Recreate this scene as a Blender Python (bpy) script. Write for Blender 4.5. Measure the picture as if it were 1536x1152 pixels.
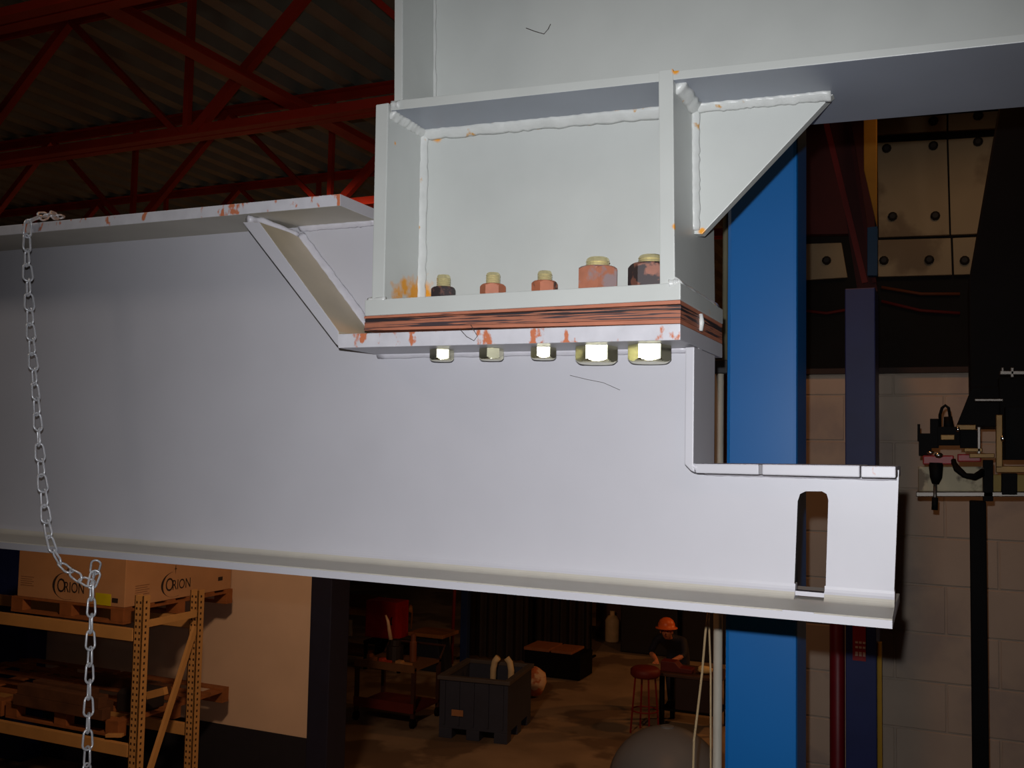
import bpy, bmesh, math, random
from mathutils import Vector, Matrix

# ------------------------------------------------------------------ camera
for o in list(bpy.data.objects):
    bpy.data.objects.remove(o, do_unlink=True)
SC = bpy.context.scene
COL = SC.collection
F = 1474.0                       # focal length in pixels of the 1536 x 1152 frame
HC = 3.8                         # camera height above the shop floor
Zc = Vector((0.02, -1.0, 96.0 / F)).normalized()               # world up seen from the camera (right, down, forward)
Yc = Vector((1430 - 768, 685 - 576, F)); Yc = (Yc - Zc * Yc.dot(Zc)).normalized()
Xc = Vector((Yc.y * Zc.z - Yc.z * Zc.y, Yc.z * Zc.x - Yc.x * Zc.z, Yc.x * Zc.y - Yc.y * Zc.x))
if Xc.x < 0: Xc = -Xc
def c2w(v): return Vector((Xc.dot(v), Yc.dot(v), Zc.dot(v)))
RIGHT, UP, FWD = c2w(Vector((1, 0, 0))), c2w(Vector((0, -1, 0))), c2w(Vector((0, 0, 1)))
CAM = Vector((0, 0, HC))
cam = bpy.data.objects.new('camera', bpy.data.cameras.new('camera'))
cam.data.sensor_fit = 'HORIZONTAL'; cam.data.sensor_width = 36.0
cam.data.lens = F / 1536 * 36.0
cam.data.clip_start = 0.02; cam.data.clip_end = 200
m = Matrix((RIGHT, UP, -FWD)).transposed().to_4x4(); m.translation = CAM
cam.matrix_world = m
COL.objects.link(cam); SC.camera = cam

def ray(px, py): return c2w(Vector(((px - 768) / F, (py - 576) / F, 1.0)))
def at(px, py, Y):               # the point of the plane y = Y that was measured at a pixel
    d = ray(px, py); return CAM + d * (Y / d.y)
def atz(px, py, z):              # the same on a level plane
    d = ray(px, py); return CAM + d * ((z - HC) / d.z)
def xz(px, py, Y):
    p = at(px, py, Y); return (p.x, p.z)

# ------------------------------------------------------------------ world, flash, lamps, exposure
w = bpy.data.worlds.new('world'); SC.world = w; w.use_nodes = True
w.node_tree.nodes['Background'].inputs[0].default_value = (1.0, 0.75, 0.55, 1)
w.node_tree.nodes['Background'].inputs[1].default_value = 0.004
SC.view_settings.view_transform = 'Standard'; SC.view_settings.look = 'None'
SC.view_settings.exposure = 0.0; SC.view_settings.gamma = 1.0
SC.view_settings.use_curve_mapping = False

def light(name, kind, loc, energy, color, **kw):
    l = bpy.data.lights.new(name, kind); l.energy = energy; l.color = color
    for k, v in kw.items(): setattr(l, k, v)
    o = bpy.data.objects.new(name, l); o.location = loc; COL.objects.link(o); return o
fl = light('camera_flash', 'SPOT', CAM + UP * 0.048 - RIGHT * 0.012 + FWD * 0.01, 70, (0.97, 0.98, 1.0),
           shadow_soft_size=0.006, spot_size=math.radians(84), spot_blend=1.0)
fl.rotation_euler = (FWD - UP * 0.10 + RIGHT * 0.10).to_track_quat('-Z', 'Y').to_euler()
HPS = (1.0, 0.42, 0.13)
def bay_lamp(name, loc, energy, color=HPS, size=150, aim=None):      # high-bay lamps shine downwards from their reflectors
    o = light(name, 'SPOT', loc, energy, color, shadow_soft_size=0.2, spot_size=math.radians(size), spot_blend=0.5)
    if aim: o.rotation_euler = (Vector(aim) - Vector(loc)).to_track_quat('-Z', 'Y').to_euler()
bay_lamp('shop_lamp_far', (2.5, 18, 5.4), 420)
bay_lamp('shop_lamp_mid', (-1.0, 13.0, 5.4), 95)
bay_lamp('shop_lamp_rack', (-3.4, 4.0, 5.3), 360, (1.0, 0.62, 0.38), 92, (-5.0, 8.2, 2.0))
bay_lamp('shop_lamp_near', (1.2, -1.6, 5.3), 26, (1.0, 0.46, 0.18))
bay_lamp('panel_fill_lamp', (0.2, 5.2, 5.9), 6.5, (1.0, 0.62, 0.34), 170)  # unseen lamp added to brighten the liner panels
bay_lamp('wall_fill_lamp', (-0.7, 2.9, 5.9), 28, (1.0, 0.40, 0.12))  # unseen lamp added for the orange ambient on the block wall
light('truss_fill_lamp', 'POINT', (-2.2, 0.4, 5.0), 8.5, (1.0, 0.86, 0.74), shadow_soft_size=0.15)  # unseen fill added to brighten the trusses and roof deck

# ------------------------------------------------------------------ materials
def lin(c): return tuple(((x / 255) / 12.92 if x <= 10 else ((x / 255 + 0.055) / 1.055) ** 2.4) for x in c)
MATS = {}
def mat(name, rgb, rough=0.6, metal=0.0, var=0.10, scale=8.0, bump=0.0, second=None, amount=0.5, sec_scale=6.0, stretch=None, spots=None, spot_rgb=(205, 120, 35), spec=0.5):
    """procedural paint / metal: a base colour with noise, patches of a second colour, rust round given points"""
    if name in MATS: return MATS[name]
    M = bpy.data.materials.new(name); M.use_nodes = True; MATS[name] = M
    N, L = M.node_tree.nodes, M.node_tree.links
    b = N['Principled BSDF']; b.inputs['Roughness'].default_value = rough; b.inputs['Metallic'].default_value = metal
    b.inputs['Specular IOR Level'].default_value = spec
    geo = N.new('ShaderNodeNewGeometry')
    src = geo.outputs['Position']
    def noise(sc, det=4, st=None):
        v = src
        if st:
            mp = N.new('ShaderNodeMapping'); mp.inputs['Scale'].default_value = st; L.new(src, mp.inputs['Vector']); v = mp.outputs[0]
        n = N.new('ShaderNodeTexNoise'); n.inputs['Scale'].default_value = sc; n.inputs['Detail'].default_value = det
        L.new(v, n.inputs['Vector']); return n.outputs['Fac']
    def ramp(x, a, c):
        r = N.new('ShaderNodeMapRange'); r.inputs[1].default_value = a; r.inputs[2].default_value = c
        L.new(x, r.inputs[0]); return r.outputs[0]
    def mix(f, a, c):
        x = N.new('ShaderNodeMix'); x.data_type = 'RGBA'
        if isinstance(f, float): x.inputs[0].default_value = f
        else: L.new(f, x.inputs[0])
        for i, q in ((6, a), (7, c)):
            if isinstance(q, tuple): x.inputs[i].default_value = (*q, 1)
            else: L.new(q, x.inputs[i])
        return x.outputs[2]
    c = lin(rgb)
    col = mix(ramp(noise(scale), 0.3, 0.7), tuple(x * (1 - var) for x in c), tuple(min(1, x * (1 + var)) for x in c))
    if second:
        t = 1 - amount
        col = mix(ramp(noise(sec_scale, 6, stretch), 0.30 + 0.4 * t - 0.03, 0.30 + 0.4 * t + 0.03), col, lin(second))
    if spots:
        for (p, r) in spots:
            d = N.new('ShaderNodeVectorMath'); d.operation = 'DISTANCE'; L.new(src, d.inputs[0]); d.inputs[1].default_value = p
            n = noise(60, 5)
            s = N.new('ShaderNodeMath'); s.operation = 'MULTIPLY_ADD'; L.new(n, s.inputs[0]); s.inputs[1].default_value = -1.6 * r; L.new(d.outputs['Value'], s.inputs[2])
            f = ramp(s.outputs[0], r * 0.25, -r * 0.25)
            col = mix(f, col, lin(spot_rgb))
    L.new(col, b.inputs['Base Color'])
    if bump:
        bn = N.new('ShaderNodeBump'); bn.inputs['Strength'].default_value = bump; bn.inputs['Distance'].default_value = 0.002
        L.new(noise(scale * 12, 3), bn.inputs['Height']); L.new(bn.outputs[0], b.inputs['Normal'])
    return M

# ------------------------------------------------------------------ mesh helpers
class MB:
    def __init__(s): s.bm = bmesh.new()
    def poly(s, vs): s.bm.faces.new([s.bm.verts.new(v) for v in vs])
    def hexa(s, a, b):           # a, b: matching loops; closed prism between them
        A = [s.bm.verts.new(v) for v in a]; B = [s.bm.verts.new(v) for v in b]; n = len(A)
        s.bm.faces.new(A); s.bm.faces.new(B[::-1])
        for i in range(n): s.bm.faces.new((A[i], B[i], B[(i + 1) % n], A[(i + 1) % n]))
        return s
    def box(s, x0, x1, y0, y1, z0, z1):
        return s.hexa([(x0, y0, z0), (x1, y0, z0), (x1, y0, z1), (x0, y0, z1)], [(x0, y1, z0), (x1, y1, z0), (x1, y1, z1), (x0, y1, z1)])
    def prism(s, pts, y0, y1):   # outline in x, z
        return s.hexa([(p[0], y0, p[1]) for p in pts], [(p[0], y1, p[1]) for p in pts])
    def prismx(s, pts, x0, x1):  # outline in y, z
        return s.hexa([(x0, p[0], p[1]) for p in pts], [(x1, p[0], p[1]) for p in pts])
    def prismz(s, pts, z0, z1):
        return s.hexa([(p[0], p[1], z0) for p in pts], [(p[0], p[1], z1) for p in pts])
    def bar(s, p, q, w, h, up=(0, 0, 1)):
        p, q = Vector(p), Vector(q); d = (q - p).normalized(); u = Vector(up)
        if abs(d.dot(u)) > 0.98: u = Vector((0, 1, 0))
        sx = d.cross(u).normalized() * w / 2; sz = sx.cross(d).normalized() * h / 2
        return s.hexa([p - sx - sz, p + sx - sz, p + sx + sz, p - sx + sz], [q - sx - sz, q + sx - sz, q + sx + sz, q - sx + sz])
    def tube(s, path, r, n=8, closed=False, caps=True):
        path = [Vector(p) for p in path]; k = len(path); rs = r if isinstance(r, (list, tuple)) else [r] * k
        rings = []; ref = None
        for i, p in enumerate(path):
            a = path[(i - 1) % k] if (closed or i > 0) else p; c = path[(i + 1) % k] if (closed or i < k - 1) else p
            d = (c - a).normalized()
            if ref is None: ref = d.orthogonal().normalized()
            ref = (ref - d * ref.dot(d)); ref = ref.normalized() if ref.length > 1e-6 else d.orthogonal().normalized()
            e = d.cross(ref)
            rings.append([s.bm.verts.new(p + (ref * math.cos(2 * math.pi * j / n) + e * math.sin(2 * math.pi * j / n)) * rs[i]) for j in range(n)])
        for i in range(k if closed else k - 1):
            A, B = rings[i], rings[(i + 1) % k]
            for j in range(n): s.bm.faces.new((A[j], A[(j + 1) % n], B[(j + 1) % n], B[j]))
        if caps and not closed:
            s.bm.faces.new(rings[0][::-1]); s.bm.faces.new(rings[-1])
        return s
    def lathe(s, prof, c=(0, 0, 0), n=16, rot=0.0):   # prof: (radius, z) from bottom to top
        rings = []
        for r, z in prof:
            rings.append([s.bm.verts.new((c[0] + r * math.cos(rot + 2 * math.pi * j / n), c[1] + r * math.sin(rot + 2 * math.pi * j / n), c[2] + z)) for j in range(n)])
        for A, B in zip(rings, rings[1:]):
            for j in range(n): s.bm.faces.new((A[j], A[(j + 1) % n], B[(j + 1) % n], B[j]))
        s.bm.faces.new(rings[0][::-1]); s.bm.faces.new(rings[-1]); return s
    def blob(s, c, r, sub=2, jitter=0.0, seed=0):
        rr = random.Random(seed); r = r if isinstance(r, (tuple, list)) else (r, r, r)
        g = bmesh.ops.create_icosphere(s.bm, subdivisions=sub, radius=1)
        for v in g['verts']:
            k = 1 + rr.uniform(-jitter, jitter); v.co = Vector((v.co.x * r[0] * k + c[0], v.co.y * r[1] * k + c[1], v.co.z * r[2] * k + c[2]))
        return s

ORG = {}
def finish(bm, name, material, org, bevel=0.0, smooth=False, seg=2):
    bmesh.ops.recalc_face_normals(bm, faces=bm.faces)
    if bevel:
        es = [e for e in bm.edges if len(e.link_faces) == 2 and e.calc_face_angle(0) > 0.5]
        bmesh.ops.bevel(bm, geom=es, offset=bevel, segments=seg, profile=0.6, affect='EDGES', clamp_overlap=True)
    bmesh.ops.translate(bm, vec=-Vector(org), verts=bm.verts)
    me = bpy.data.meshes.new(name); bm.to_mesh(me); bm.free()
    if smooth:
        for p in me.polygons: p.use_smooth = True
    me.materials.append(material); return me
def thing(name, label, cat, loc, group=None):
    o = bpy.data.objects.new(name, None); COL.objects.link(o); o.location = loc; o.empty_display_size = 0.05
    o['label'] = label; o['category'] = cat; ORG[o] = Vector(loc)
    if group: o['group'] = group
    return o
def part(name, mb, material, parent, bevel=0.0, smooth=False, label=None, seg=2):
    me = finish(mb.bm, name, material, ORG[parent], bevel, smooth, seg)
    o = bpy.data.objects.new(name, me); COL.objects.link(o); o.parent = parent; ORG[o] = ORG[parent]
    if label: o['label'] = label
    return o
def base_of(bm):
    xs = [v.co.x for v in bm.verts]; ys = [v.co.y for v in bm.verts]; zs = [v.co.z for v in bm.verts]
    return Vector(((min(xs) + max(xs)) / 2, (min(ys) + max(ys)) / 2, min(zs)))
def single(name, mb, material, label, cat, bevel=0.0, smooth=False, group=None, kind=None):
    org = base_of(mb.bm)
    o = bpy.data.objects.new(name, finish(mb.bm, name, material, org, bevel, smooth)); COL.objects.link(o); o.location = org; ORG[o] = org
    if label: o['label'] = label
    if cat: o['category'] = cat
    if group: o['group'] = group
    if kind: o['kind'] = kind
    return o
def struct(name, mb, material, label=None, bevel=0.0):
    return single(name, mb, material, label, None, bevel, kind='structure')
def copy_tree(o, parent=None, **props):
    c = o.copy(); COL.objects.link(c); c.parent = parent
    for k, v in props.items(): c[k] = v
    for ch in list(o.children): copy_tree(ch, c)
    return c
def lerp(a, b, t): return a + (b - a) * t
random.seed(4)

# ================================================================== the setting
FLOOR = mat('concrete_floor', (150, 128, 104), 0.75, var=0.22, scale=1.3, second=(112, 92, 74), amount=0.42, sec_scale=0.9)
BLOCK = mat('painted_block', (196, 178, 160), 0.85, var=0.06, scale=5, second=(180, 164, 152), amount=0.30, sec_scale=2.2)
TANWALL = mat('cream_wall', (228, 202, 176), 0.8, var=0.05, scale=2.0)
DARKBAND = mat('dark_band', (30, 30, 40), 0.8)
DECK = mat('roof_deck', (146, 152, 142), 0.5, var=0.15, scale=3, metal=0.0)
NAVY = mat('navy_paint', (30, 44, 104), 0.5)

struct('floor', MB().box(-16, 9, -4, 30, -0.1, 0), FLOOR, 'stained concrete shop floor')
# ceiling: ribbed steel roof deck, ribs running away from the beam
mb = MB(); zt = HC + 2.58
prof = []; x = -13.0
while x < 8.0:
    prof += [(x, zt), (x + 0.10, zt), (x + 0.13, zt + 0.075), (x + 0.22, zt + 0.075)]; x += 0.25
lo = [[mb.bm.verts.new((p[0], y, p[1])) for p in prof] for y in (-4, 30)]
hi = [[mb.bm.verts.new((p[0], y, p[1] + 0.01)) for p in prof] for y in (-4, 30)]
for i in range(len(prof) - 1):
    mb.bm.faces.new((lo[0][i], lo[0][i + 1], lo[1][i + 1], lo[1][i])); mb.bm.faces.new((hi[0][i], hi[0][i + 1], hi[1][i + 1], hi[1][i]))
struct('ceiling', mb, DECK, 'dark ribbed metal roof deck')

# left wall behind the rack, ending at a dark steel jamb
YW = 8.75
xe = at(473, 1000, YW).x
lw = struct('wall_left', MB().box(-13, xe, YW, YW + 0.2, 0, zt - 0.05), TANWALL, 'cream painted wall behind the pallet rack')
part('wainscot', MB().box(-13, xe, YW - 0.015, YW, 0, 0.72), DARKBAND, lw, label='dark painted band along the foot of the wall')
struct('door_1', MB().box(xe, at(504, 1000, YW).x, YW - 0.12, YW + 0.22, 0, zt - 0.1), mat('jamb', (28, 32, 54), 0.6), 'dark navy steel jamb of the wide opening', bevel=0.01)
single('wall_column', MB().box(at(-6, 900, YW - 0.3).x, at(44, 900, YW - 0.3).x, YW - 0.3, YW - 0.02, 0, zt - 0.1), NAVY, 'navy column on the cream wall behind the cartons', 'column', 0.008)
# far wall of the next bay
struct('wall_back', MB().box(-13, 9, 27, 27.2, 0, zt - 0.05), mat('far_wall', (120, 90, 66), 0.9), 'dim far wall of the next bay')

# right wall of painted concrete blocks, head height only
YR = 4.6
xa, xb = at(1196, 900, YR).x, at(1560, 900, YR).x + 0.5
ztop = at(1380, 560, YR).z
wr = struct('wall_right', MB().box(xa, xb, YR + 0.004, YR + 0.2, 0, ztop), mat('mortar', (186, 170, 154), 0.9), 'grey-brown painted block wall')
bh, bw = 0.2032, 0.4064
blk = {}
nrow = int(ztop / bh)
for r in range(max(0, nrow - 12), nrow + 1):
    z0 = r * bh; z1 = min(ztop, z0 + bh)
    if z1 - z0 < 0.03: continue
    x = xa - (0.2032 if r % 2 else 0)
    while x < xb:
        x0, x1 = max(x, xa), min(x + bw, xb); x += bw
        if x1 - x0 < 0.03: continue
        g = 0.0035; key = (round(x1 - x0, 3), round(z1 - z0, 3))
        if key not in blk:
            blk[key] = finish(MB().box(g, x1 - x0 - g, -0.004, 0.02, g, z1 - z0 - g).bm, 'block', BLOCK, (0, 0, 0), 0.003, seg=1)
        o = bpy.data.objects.new('block', blk[key]); COL.objects.link(o); o.parent = wr
        o.location = Vector((x0, YR + 0.004, z0)) - ORG[wr]

# ------------------------------------------------------------------ roof trusses and bridging
RED = mat('red_oxide', (190, 50, 26), 0.55, var=0.18, scale=3)
HB, HT = HC + 1.7, HC + 2.5
def ytruss(elev_px, h):          # distance of a level line seen elev_px above the horizon at column 375
    d = ray(375, 672 + 0.02 * (375 - 768) - elev_px); return d.y * h / d.z
def truss(Y, label, xoff):
    t = thing('roof_truss', label, 'roof truss', (-3, Y, HB), 'red roof trusses')
    X0, X1 = -11.0, -1.0 if Y < 7.5 else -1.3
    mb = MB()
    for s in (-1, 1):            # double angles
        mb.box(X0, X1, Y + s * 0.035 - 0.028, Y + s * 0.035 + 0.028, HB - 0.006, HB + 0.003); mb.box(X0, X1, Y + s * 0.009 - 0.003, Y + s * 0.009 + 0.003, HB, HB + 0.065)
    part('bottom_chord', mb, RED, t)
    mb = MB()
    for s in (-1, 1):
        mb.box(X0, X1, Y + s * 0.035 - 0.028, Y + s * 0.035 + 0.028, HT + 0.055, HT + 0.064); mb.box(X0, X1, Y + s * 0.009 - 0.003, Y + s * 0.009 + 0.003, HT, HT + 0.06)
    part('top_chord', mb, RED, t)
    P = 1.9; x = xoff - 5 * P
    while x < X1 - P:
        if x > X0 + 0.1:
            part('web_member', MB().bar((x, Y, HB), (x, Y, HT + 0.03), 0.035, 0.035), RED, t)
            part('web_member', MB().bar((x + 0.05, Y, HB + 0.02), (x + P / 2, Y, HT + 0.03), 0.05, 0.05), RED, t)
            part('web_member', MB().bar((x - 0.05 + P, Y, HB + 0.02), (x + P / 2, Y, HT + 0.03), 0.035, 0.035), RED, t)
        x += P
Y2 = ytruss(471, 1.7); Y1 = ytruss(712, 1.7); Y3 = ytruss(499, 2.53); Y4 = ytruss(384, 2.53)
x2 = at(280, 195, Y2).x
truss(Y1, 'red roof truss nearest the top left corner of the picture', x2 + 0.1)
truss(Y2, 'red roof truss whose bottom chord meets the box bracket, second from front', x2)
truss(Y3, 'dim red roof truss behind the second one, third from front', x2 - 0.2)
truss(Y4, 'faintest red roof truss just above the long grey flange', x2 + 0.3)
xb_ = at(447, 163, Y2).x
single('bridging_angle', MB().box(xb_ - 0.045, xb_ + 0.045, 0.3, 12, HB + 0.066, HB + 0.076).box(xb_ - 0.045, xb_ - 0.035, 0.3, 12, HB + 0.07, HB + 0.15), RED,
       'red bridging angle crossing over the trusses at a slant', 'bracing')

# ================================================================== the grey beams
Y0, B = 1.2, 0.226               # flange front plane and flange width
YB = Y0 + B; YC = Y0 + B / 2
rust_pts = lambda L: [(tuple(at(*p[:3])), p[3]) for p in L]
YWU = YC - 0.009                 # front faces of the webs
YWL = YC - 0.008
PAINT_U = mat('grey_paint_upper', (192, 195, 192), 0.42, var=0.03, scale=14, bump=0.03,
              spots=rust_pts([(655, 200, YWU, 0.014), (612, 175, 1.22, 0.010), (640, 195, 1.27, 0.012), (632, 437, 1.29, 0.026), (604, 438, 1.235, 0.020), (616, 430, 1.26, 0.020), (1047, 160, YWU, 0.007), (1014, 105, Y0, 0.006),
                              (1053, 347, YWU, 0.006), (1013, 340, Y0, 0.005), (1078, 470, 1.36, 0.012), (592, 215, 1.22, 0.004)]), spot_rgb=(226, 152, 38))
PAINT_L = mat('grey_paint_lower', (186, 185, 192), 0.45, var=0.025, scale=9, bump=0.03)
PAINT_E = mat('grey_paint_cut_edge', (202, 201, 208), 0.5, var=0.07, scale=40, bump=0.08, second=(196, 114, 78), amount=0.24, sec_scale=62, stretch=(1, 1, 0.6))
PAINT_D = mat('grey_paint_warm_lit', (190, 176, 152), 0.45, var=0.07, scale=16, bump=0.03, spots=rust_pts([(420, 328, 1.24, 0.014), (470, 340, 1.28, 0.010), (402, 327, 1.22, 0.008)]), spot_rgb=(206, 140, 80))  # tan puts warm lamp light and dust into the colour; spots are rust
WELD_U = mat('painted_weld', (204, 206, 204), 0.28, var=0.05, scale=60, bump=0.2, second=(200, 150, 80), amount=0.10, sec_scale=40)
WELD_L = mat('painted_weld_lower', (200, 198, 206), 0.3, var=0.05, scale=60, bump=0.2)
DKCUT = mat('flame_cut_steel', (46, 44, 46), 0.6, var=0.2, scale=60)

DUST_WARM = mat('dusty_warm_lit_paint', (188, 183, 172), 0.55, var=0.05, scale=12)
def plate(name, quad, Yf, Yb, material, parent, bevel=0.0015, Ym=None, label=None):
    """plate whose front outline was measured on the plane Ym (default its own front)"""
    return part(name, MB().prism([xz(px, py, Ym or Yf) for px, py in quad], Yf, Yb), material, parent, bevel, label=label)
def bead(parent, path, r, material, seed=0, n=26, name='weld_bead'):
    rr = random.Random(seed); path = [Vector(p) for p in path]; pts = []; rs = []
    segs = [(a, b) for a, b in zip(path, path[1:])]; tot = sum((b - a).length for a, b in segs)
    for a, b in segs:
        k = max(2, int(n * (b - a).length / tot))
        for i in range(k + (1 if b is path[-1] else 0)):
            pts.append(lerp(a, b, i / k)); rs.append(r * rr.uniform(0.8, 1.15))
    return part(name, MB().tube(pts, rs, 8), material, parent, smooth=True)

# ---------------- lower beam
LB = thing('lower_beam', 'long pale grey steel beam with bevelled top end and stepped slotted right end', 'steel beam', at(700, 900, Y0) + Vector((0, B / 2, 0)))
tf_t = [(-180, 356), (510, 290.5)]; tf_b = [(-180, 369.5), (510, 308.5)]
bf_t = [(-180, 796), (1338.5, 929)]; bf_b = [(-180, 806.5), (1338.5, 943.5)]
tfl = part('top_flange', MB().prism([xz(*tf_t[0], Y0), xz(*tf_t[1], Y0), xz(*tf_b[1], Y0), xz(*tf_b[0], Y0)], Y0, YB), PAINT_L, LB, 0.0015)
EDGES = []
EDGES.append(tfl)
# bottom flange with its rolled fillet, swept from the left end to the right end
def sweep(name, sec_a, sec_b, xa, xb, material, parent, smooth=False):
    mb = MB(); mb.hexa([(xa, y, z) for y, z in sec_a], [(xb, y, z) for y, z in sec_b]); return part(name, mb, material, parent, 0, smooth)
xL, zLt = xz(*bf_t[0], Y0); _, zLb = xz(*bf_b[0], Y0); xR, zRt = xz(*bf_t[1], Y0); _, zRb = xz(*bf_b[1], Y0)
def bsec(zt, zb):
    R = 0.018; y = YWL; back = YC + 0.008
    s = [(Y0, zb), (Y0, zt - 0.0015), (Y0 + 0.0015, zt)]
    s += [(y - R + R * math.sin(a), zt + R - R * math.cos(a)) for a in [i * math.pi / 16 for i in range(9)]]
    s += [(back + R - R * math.sin(a), zt + R - R * math.cos(a)) for a in [i * math.pi / 16 for i in range(8, -1, -1)]]
    s += [(YB, zt), (YB, zb)]
    return s
SL = [(1196.5, 752), (1200, 741), (1208, 737), (1233, 737), (1240, 741), (1242.5, 750), (1238.5, 880), (1236, 900), (1230, 909), (1198, 909), (1192, 898), (1191.5, 880)]
xs0, xs1 = xz(1193, 890, YWL)[0], xz(1237, 890, YWL)[0]
# two lengths of flange either side of the slot, joined by a plain strip beneath it
def zat(x, a, b): t = (x - xL) / (xR - xL); return a + (b - a) * t
XW = xz(1342, 893, YWL)[0]
def xend(b, y): return b if b < xR - 1e-6 else lerp(xR, XW, min(1.0, (y - Y0) / (YWL - Y0)))
mb = MB()
for (a, b) in ((xL, xs0), (xs1, xR)):
    mb.hexa([(a, y, z) for y, z in bsec(zat(a, zLt, zRt), zat(a, zLb, zRb))], [(xend(b, y), y, z) for y, z in bsec(zat(b, zLt, zRt), zat(b, zLb, zRb))])
mb.hexa([(xs0, Y0, zat(xs0, zLb, zRb)), (xs0, Y0, zat(xs0, zLt, zRt)), (xs0, YB, zat(xs0, zLt, zRt)), (xs0, YB, zat(xs0, zLb, zRb))],
        [(xs1, Y0, zat(xs1, zLb, zRb)), (xs1, Y0, zat(xs1, zLt, zRt)), (xs1, YB, zat(xs1, zLt, zRt)), (xs1, YB, zat(xs1, zLb, zRb))])
bfl = part('bottom_flange', mb, PAINT_L, LB)
def faces_mat(o, M, test):
    o.data.materials.append(M); k = len(o.data.materials) - 1
    for p in o.data.polygons:
        if test(p.normal): p.material_index = k
faces_mat(bfl, DUST_WARM, lambda n: n.z > 0.55)          # dust, plus warm ambient light put into the colour of upward faces
# web with the notch and the slot
zin = 0.024
xk = xz(1034, 560, 1.252)[0]
outl = [xz(-180, 362, Y0), xz(507, 299, Y0), xz(507, 512, Y0), (xk, xz(1032, 498, Y0)[1]), xz(1034, 703, 1.25), xz(1345, 706, 1.25), xz(1341, 893, YWL)]
xr = outl[-1][0]
outl += [(xr, zat(xr, zLt, zRt) + 0.010), (xs1, zat(xs1, zLt, zRt) + 0.010)]
zsl = zat(xs1, zLt, zRt) + 0.0075
slot = [(x, max(z, zsl + 0.0002 * k)) for k, (x, z) in enumerate(xz(px, py, YWL) for px, py in SL)]
low = [(xs0, zat(xs0, zLt, zRt) + 0.010), (xL, zLt + 0.010)]
bm = bmesh.new()
def loop(pts, close=True):
    vs = [bm.verts.new((p[0], YWL, p[1])) for p in pts]
    es = [bm.edges.new((vs[i], vs[(i + 1) % len(vs)])) for i in range(len(vs))]; return es
es = loop(outl[:-1] + [(xs1 + 0.03, zat(xs1, zLt, zRt) + 0.010), (xs1 + 0.001, zat(xs1, zLt, zRt) + 0.0035), (xs0 - 0.001, zat(xs0, zLt, zRt) + 0.0035), (xs0 - 0.03, zat(xs0, zLt, zRt) + 0.010), low[1]]) + loop(slot)
bmesh.ops.triangle_fill(bm, use_beauty=True, use_dissolve=False, edges=es)
ex = bmesh.ops.extrude_face_region(bm, geom=bm.faces[:])
bmesh.ops.translate(bm, vec=(0, 2 * (YC - YWL), 0), verts=[v for v in ex['geom'] if isinstance(v, bmesh.types.BMVert)])
mb = MB(); mb.bm.free(); mb.bm = bm
web = part('web', mb, PAINT_L, LB)
web.data.materials.append(DKCUT)
sc_ = Vector((sum(p[0] for p in slot) / len(slot), 0, sum(p[1] for p in slot) / len(slot)))
for p in web.data.polygons:      # flame-cut walls of the slot
    c = p.center + ORG[web]
    if abs(p.normal.y) < 0.5 and abs(c.x - sc_.x) < 0.03 and abs(c.z - sc_.z) < 0.085: p.material_index = 1
dg = plate('diagonal_plate', [(363.5, 333), (389, 333), (508, 497), (508, 520), (503.5, 516)], Y0, YB, PAINT_L, LB)
faces_mat(dg, PAINT_D, lambda n: n.y > -0.9)
seat = plate('seat_plate', [(505, 501), (1020.6, 485.3), (1020.6, 510), (507, 522)], Y0, YB + 0.02, PAINT_L, LB)
EDGES.append(seat)
for o in EDGES: faces_mat(o, PAINT_E, lambda n: n.y < -0.9)
faces_mat(tfl, DUST_WARM, lambda n: n.z < -0.9)  # beige paints warm ambient light onto the underside
YK0, YK1 = 1.252, 1.374
plate('cope_plate', [(1028, 521), (1041.5, 520), (1040, 696), (1042, 709), (1036, 706), (1026.5, 696)], YK0, YK1, PAINT_L, LB)
plate('ledge_plate', [(1041, 695.5), (1138, 696.3), (1138, 712), (1043.5, 709.6)], YK0, YK1, PAINT_L, LB)
plate('ledge_plate', [(1138, 697.3), (1143, 697.3), (1143, 711), (1138, 711)], YK0 + 0.004, YK1, mat('ledge_groove', (120, 118, 122), 0.6), LB, 0)
plate('ledge_plate', [(1143, 696.3), (1289.5, 698), (1289.5, 716), (1143, 712.2)], YK0, YK1, PAINT_L, LB)
plate('ledge_plate', [(1291.5, 699), (1343.5, 699.6), (1343.5, 717), (1291.5, 716)], YK0, YK1, PAINT_E, LB, label='rust-flecked end piece of the ledge')
# welds of the lower beam: triangular fillets lying in the corners
def fillet(parent, p, q, u, v, leg, material, seed=0, n=30, bulge=0.56):
    rr = random.Random(seed); p, q, u, v = Vector(p), Vector(q), Vector(u).normalized(), Vector(v).normalized(); mb = MB(); rings = []
    for i in range(n + 1):
        c = lerp(p, q, i / n); a = leg * rr.uniform(0.86, 1.1); b = leg * rr.uniform(0.86, 1.1)
        k = bulge * rr.uniform(0.95, 1.06)
        rings.append([mb.bm.verts.new(c - (u + v) * 0.001), mb.bm.verts.new(c + u * a - v * 0.001), mb.bm.verts.new(c + u * a * 0.8 + v * b * 0.30), mb.bm.verts.new(c + (u * a + v * b) * k), mb.bm.verts.new(c + u * a * 0.30 + v * b * 0.8), mb.bm.verts.new(c + v * b - u * 0.001)])
    for A, C in zip(rings, rings[1:]):
        for j in range(6): mb.bm.faces.new((A[j], A[(j + 1) % 6], C[(j + 1) % 6], C[j]))
    mb.bm.faces.new(rings[0][::-1]); mb.bm.faces.new(rings[-1])
    return part('weld_bead', mb, material, parent, smooth=True)
dA, dB = Vector((*xz(389, 333, Y0), 0)), Vector((*xz(508, 497, Y0), 0))
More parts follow.
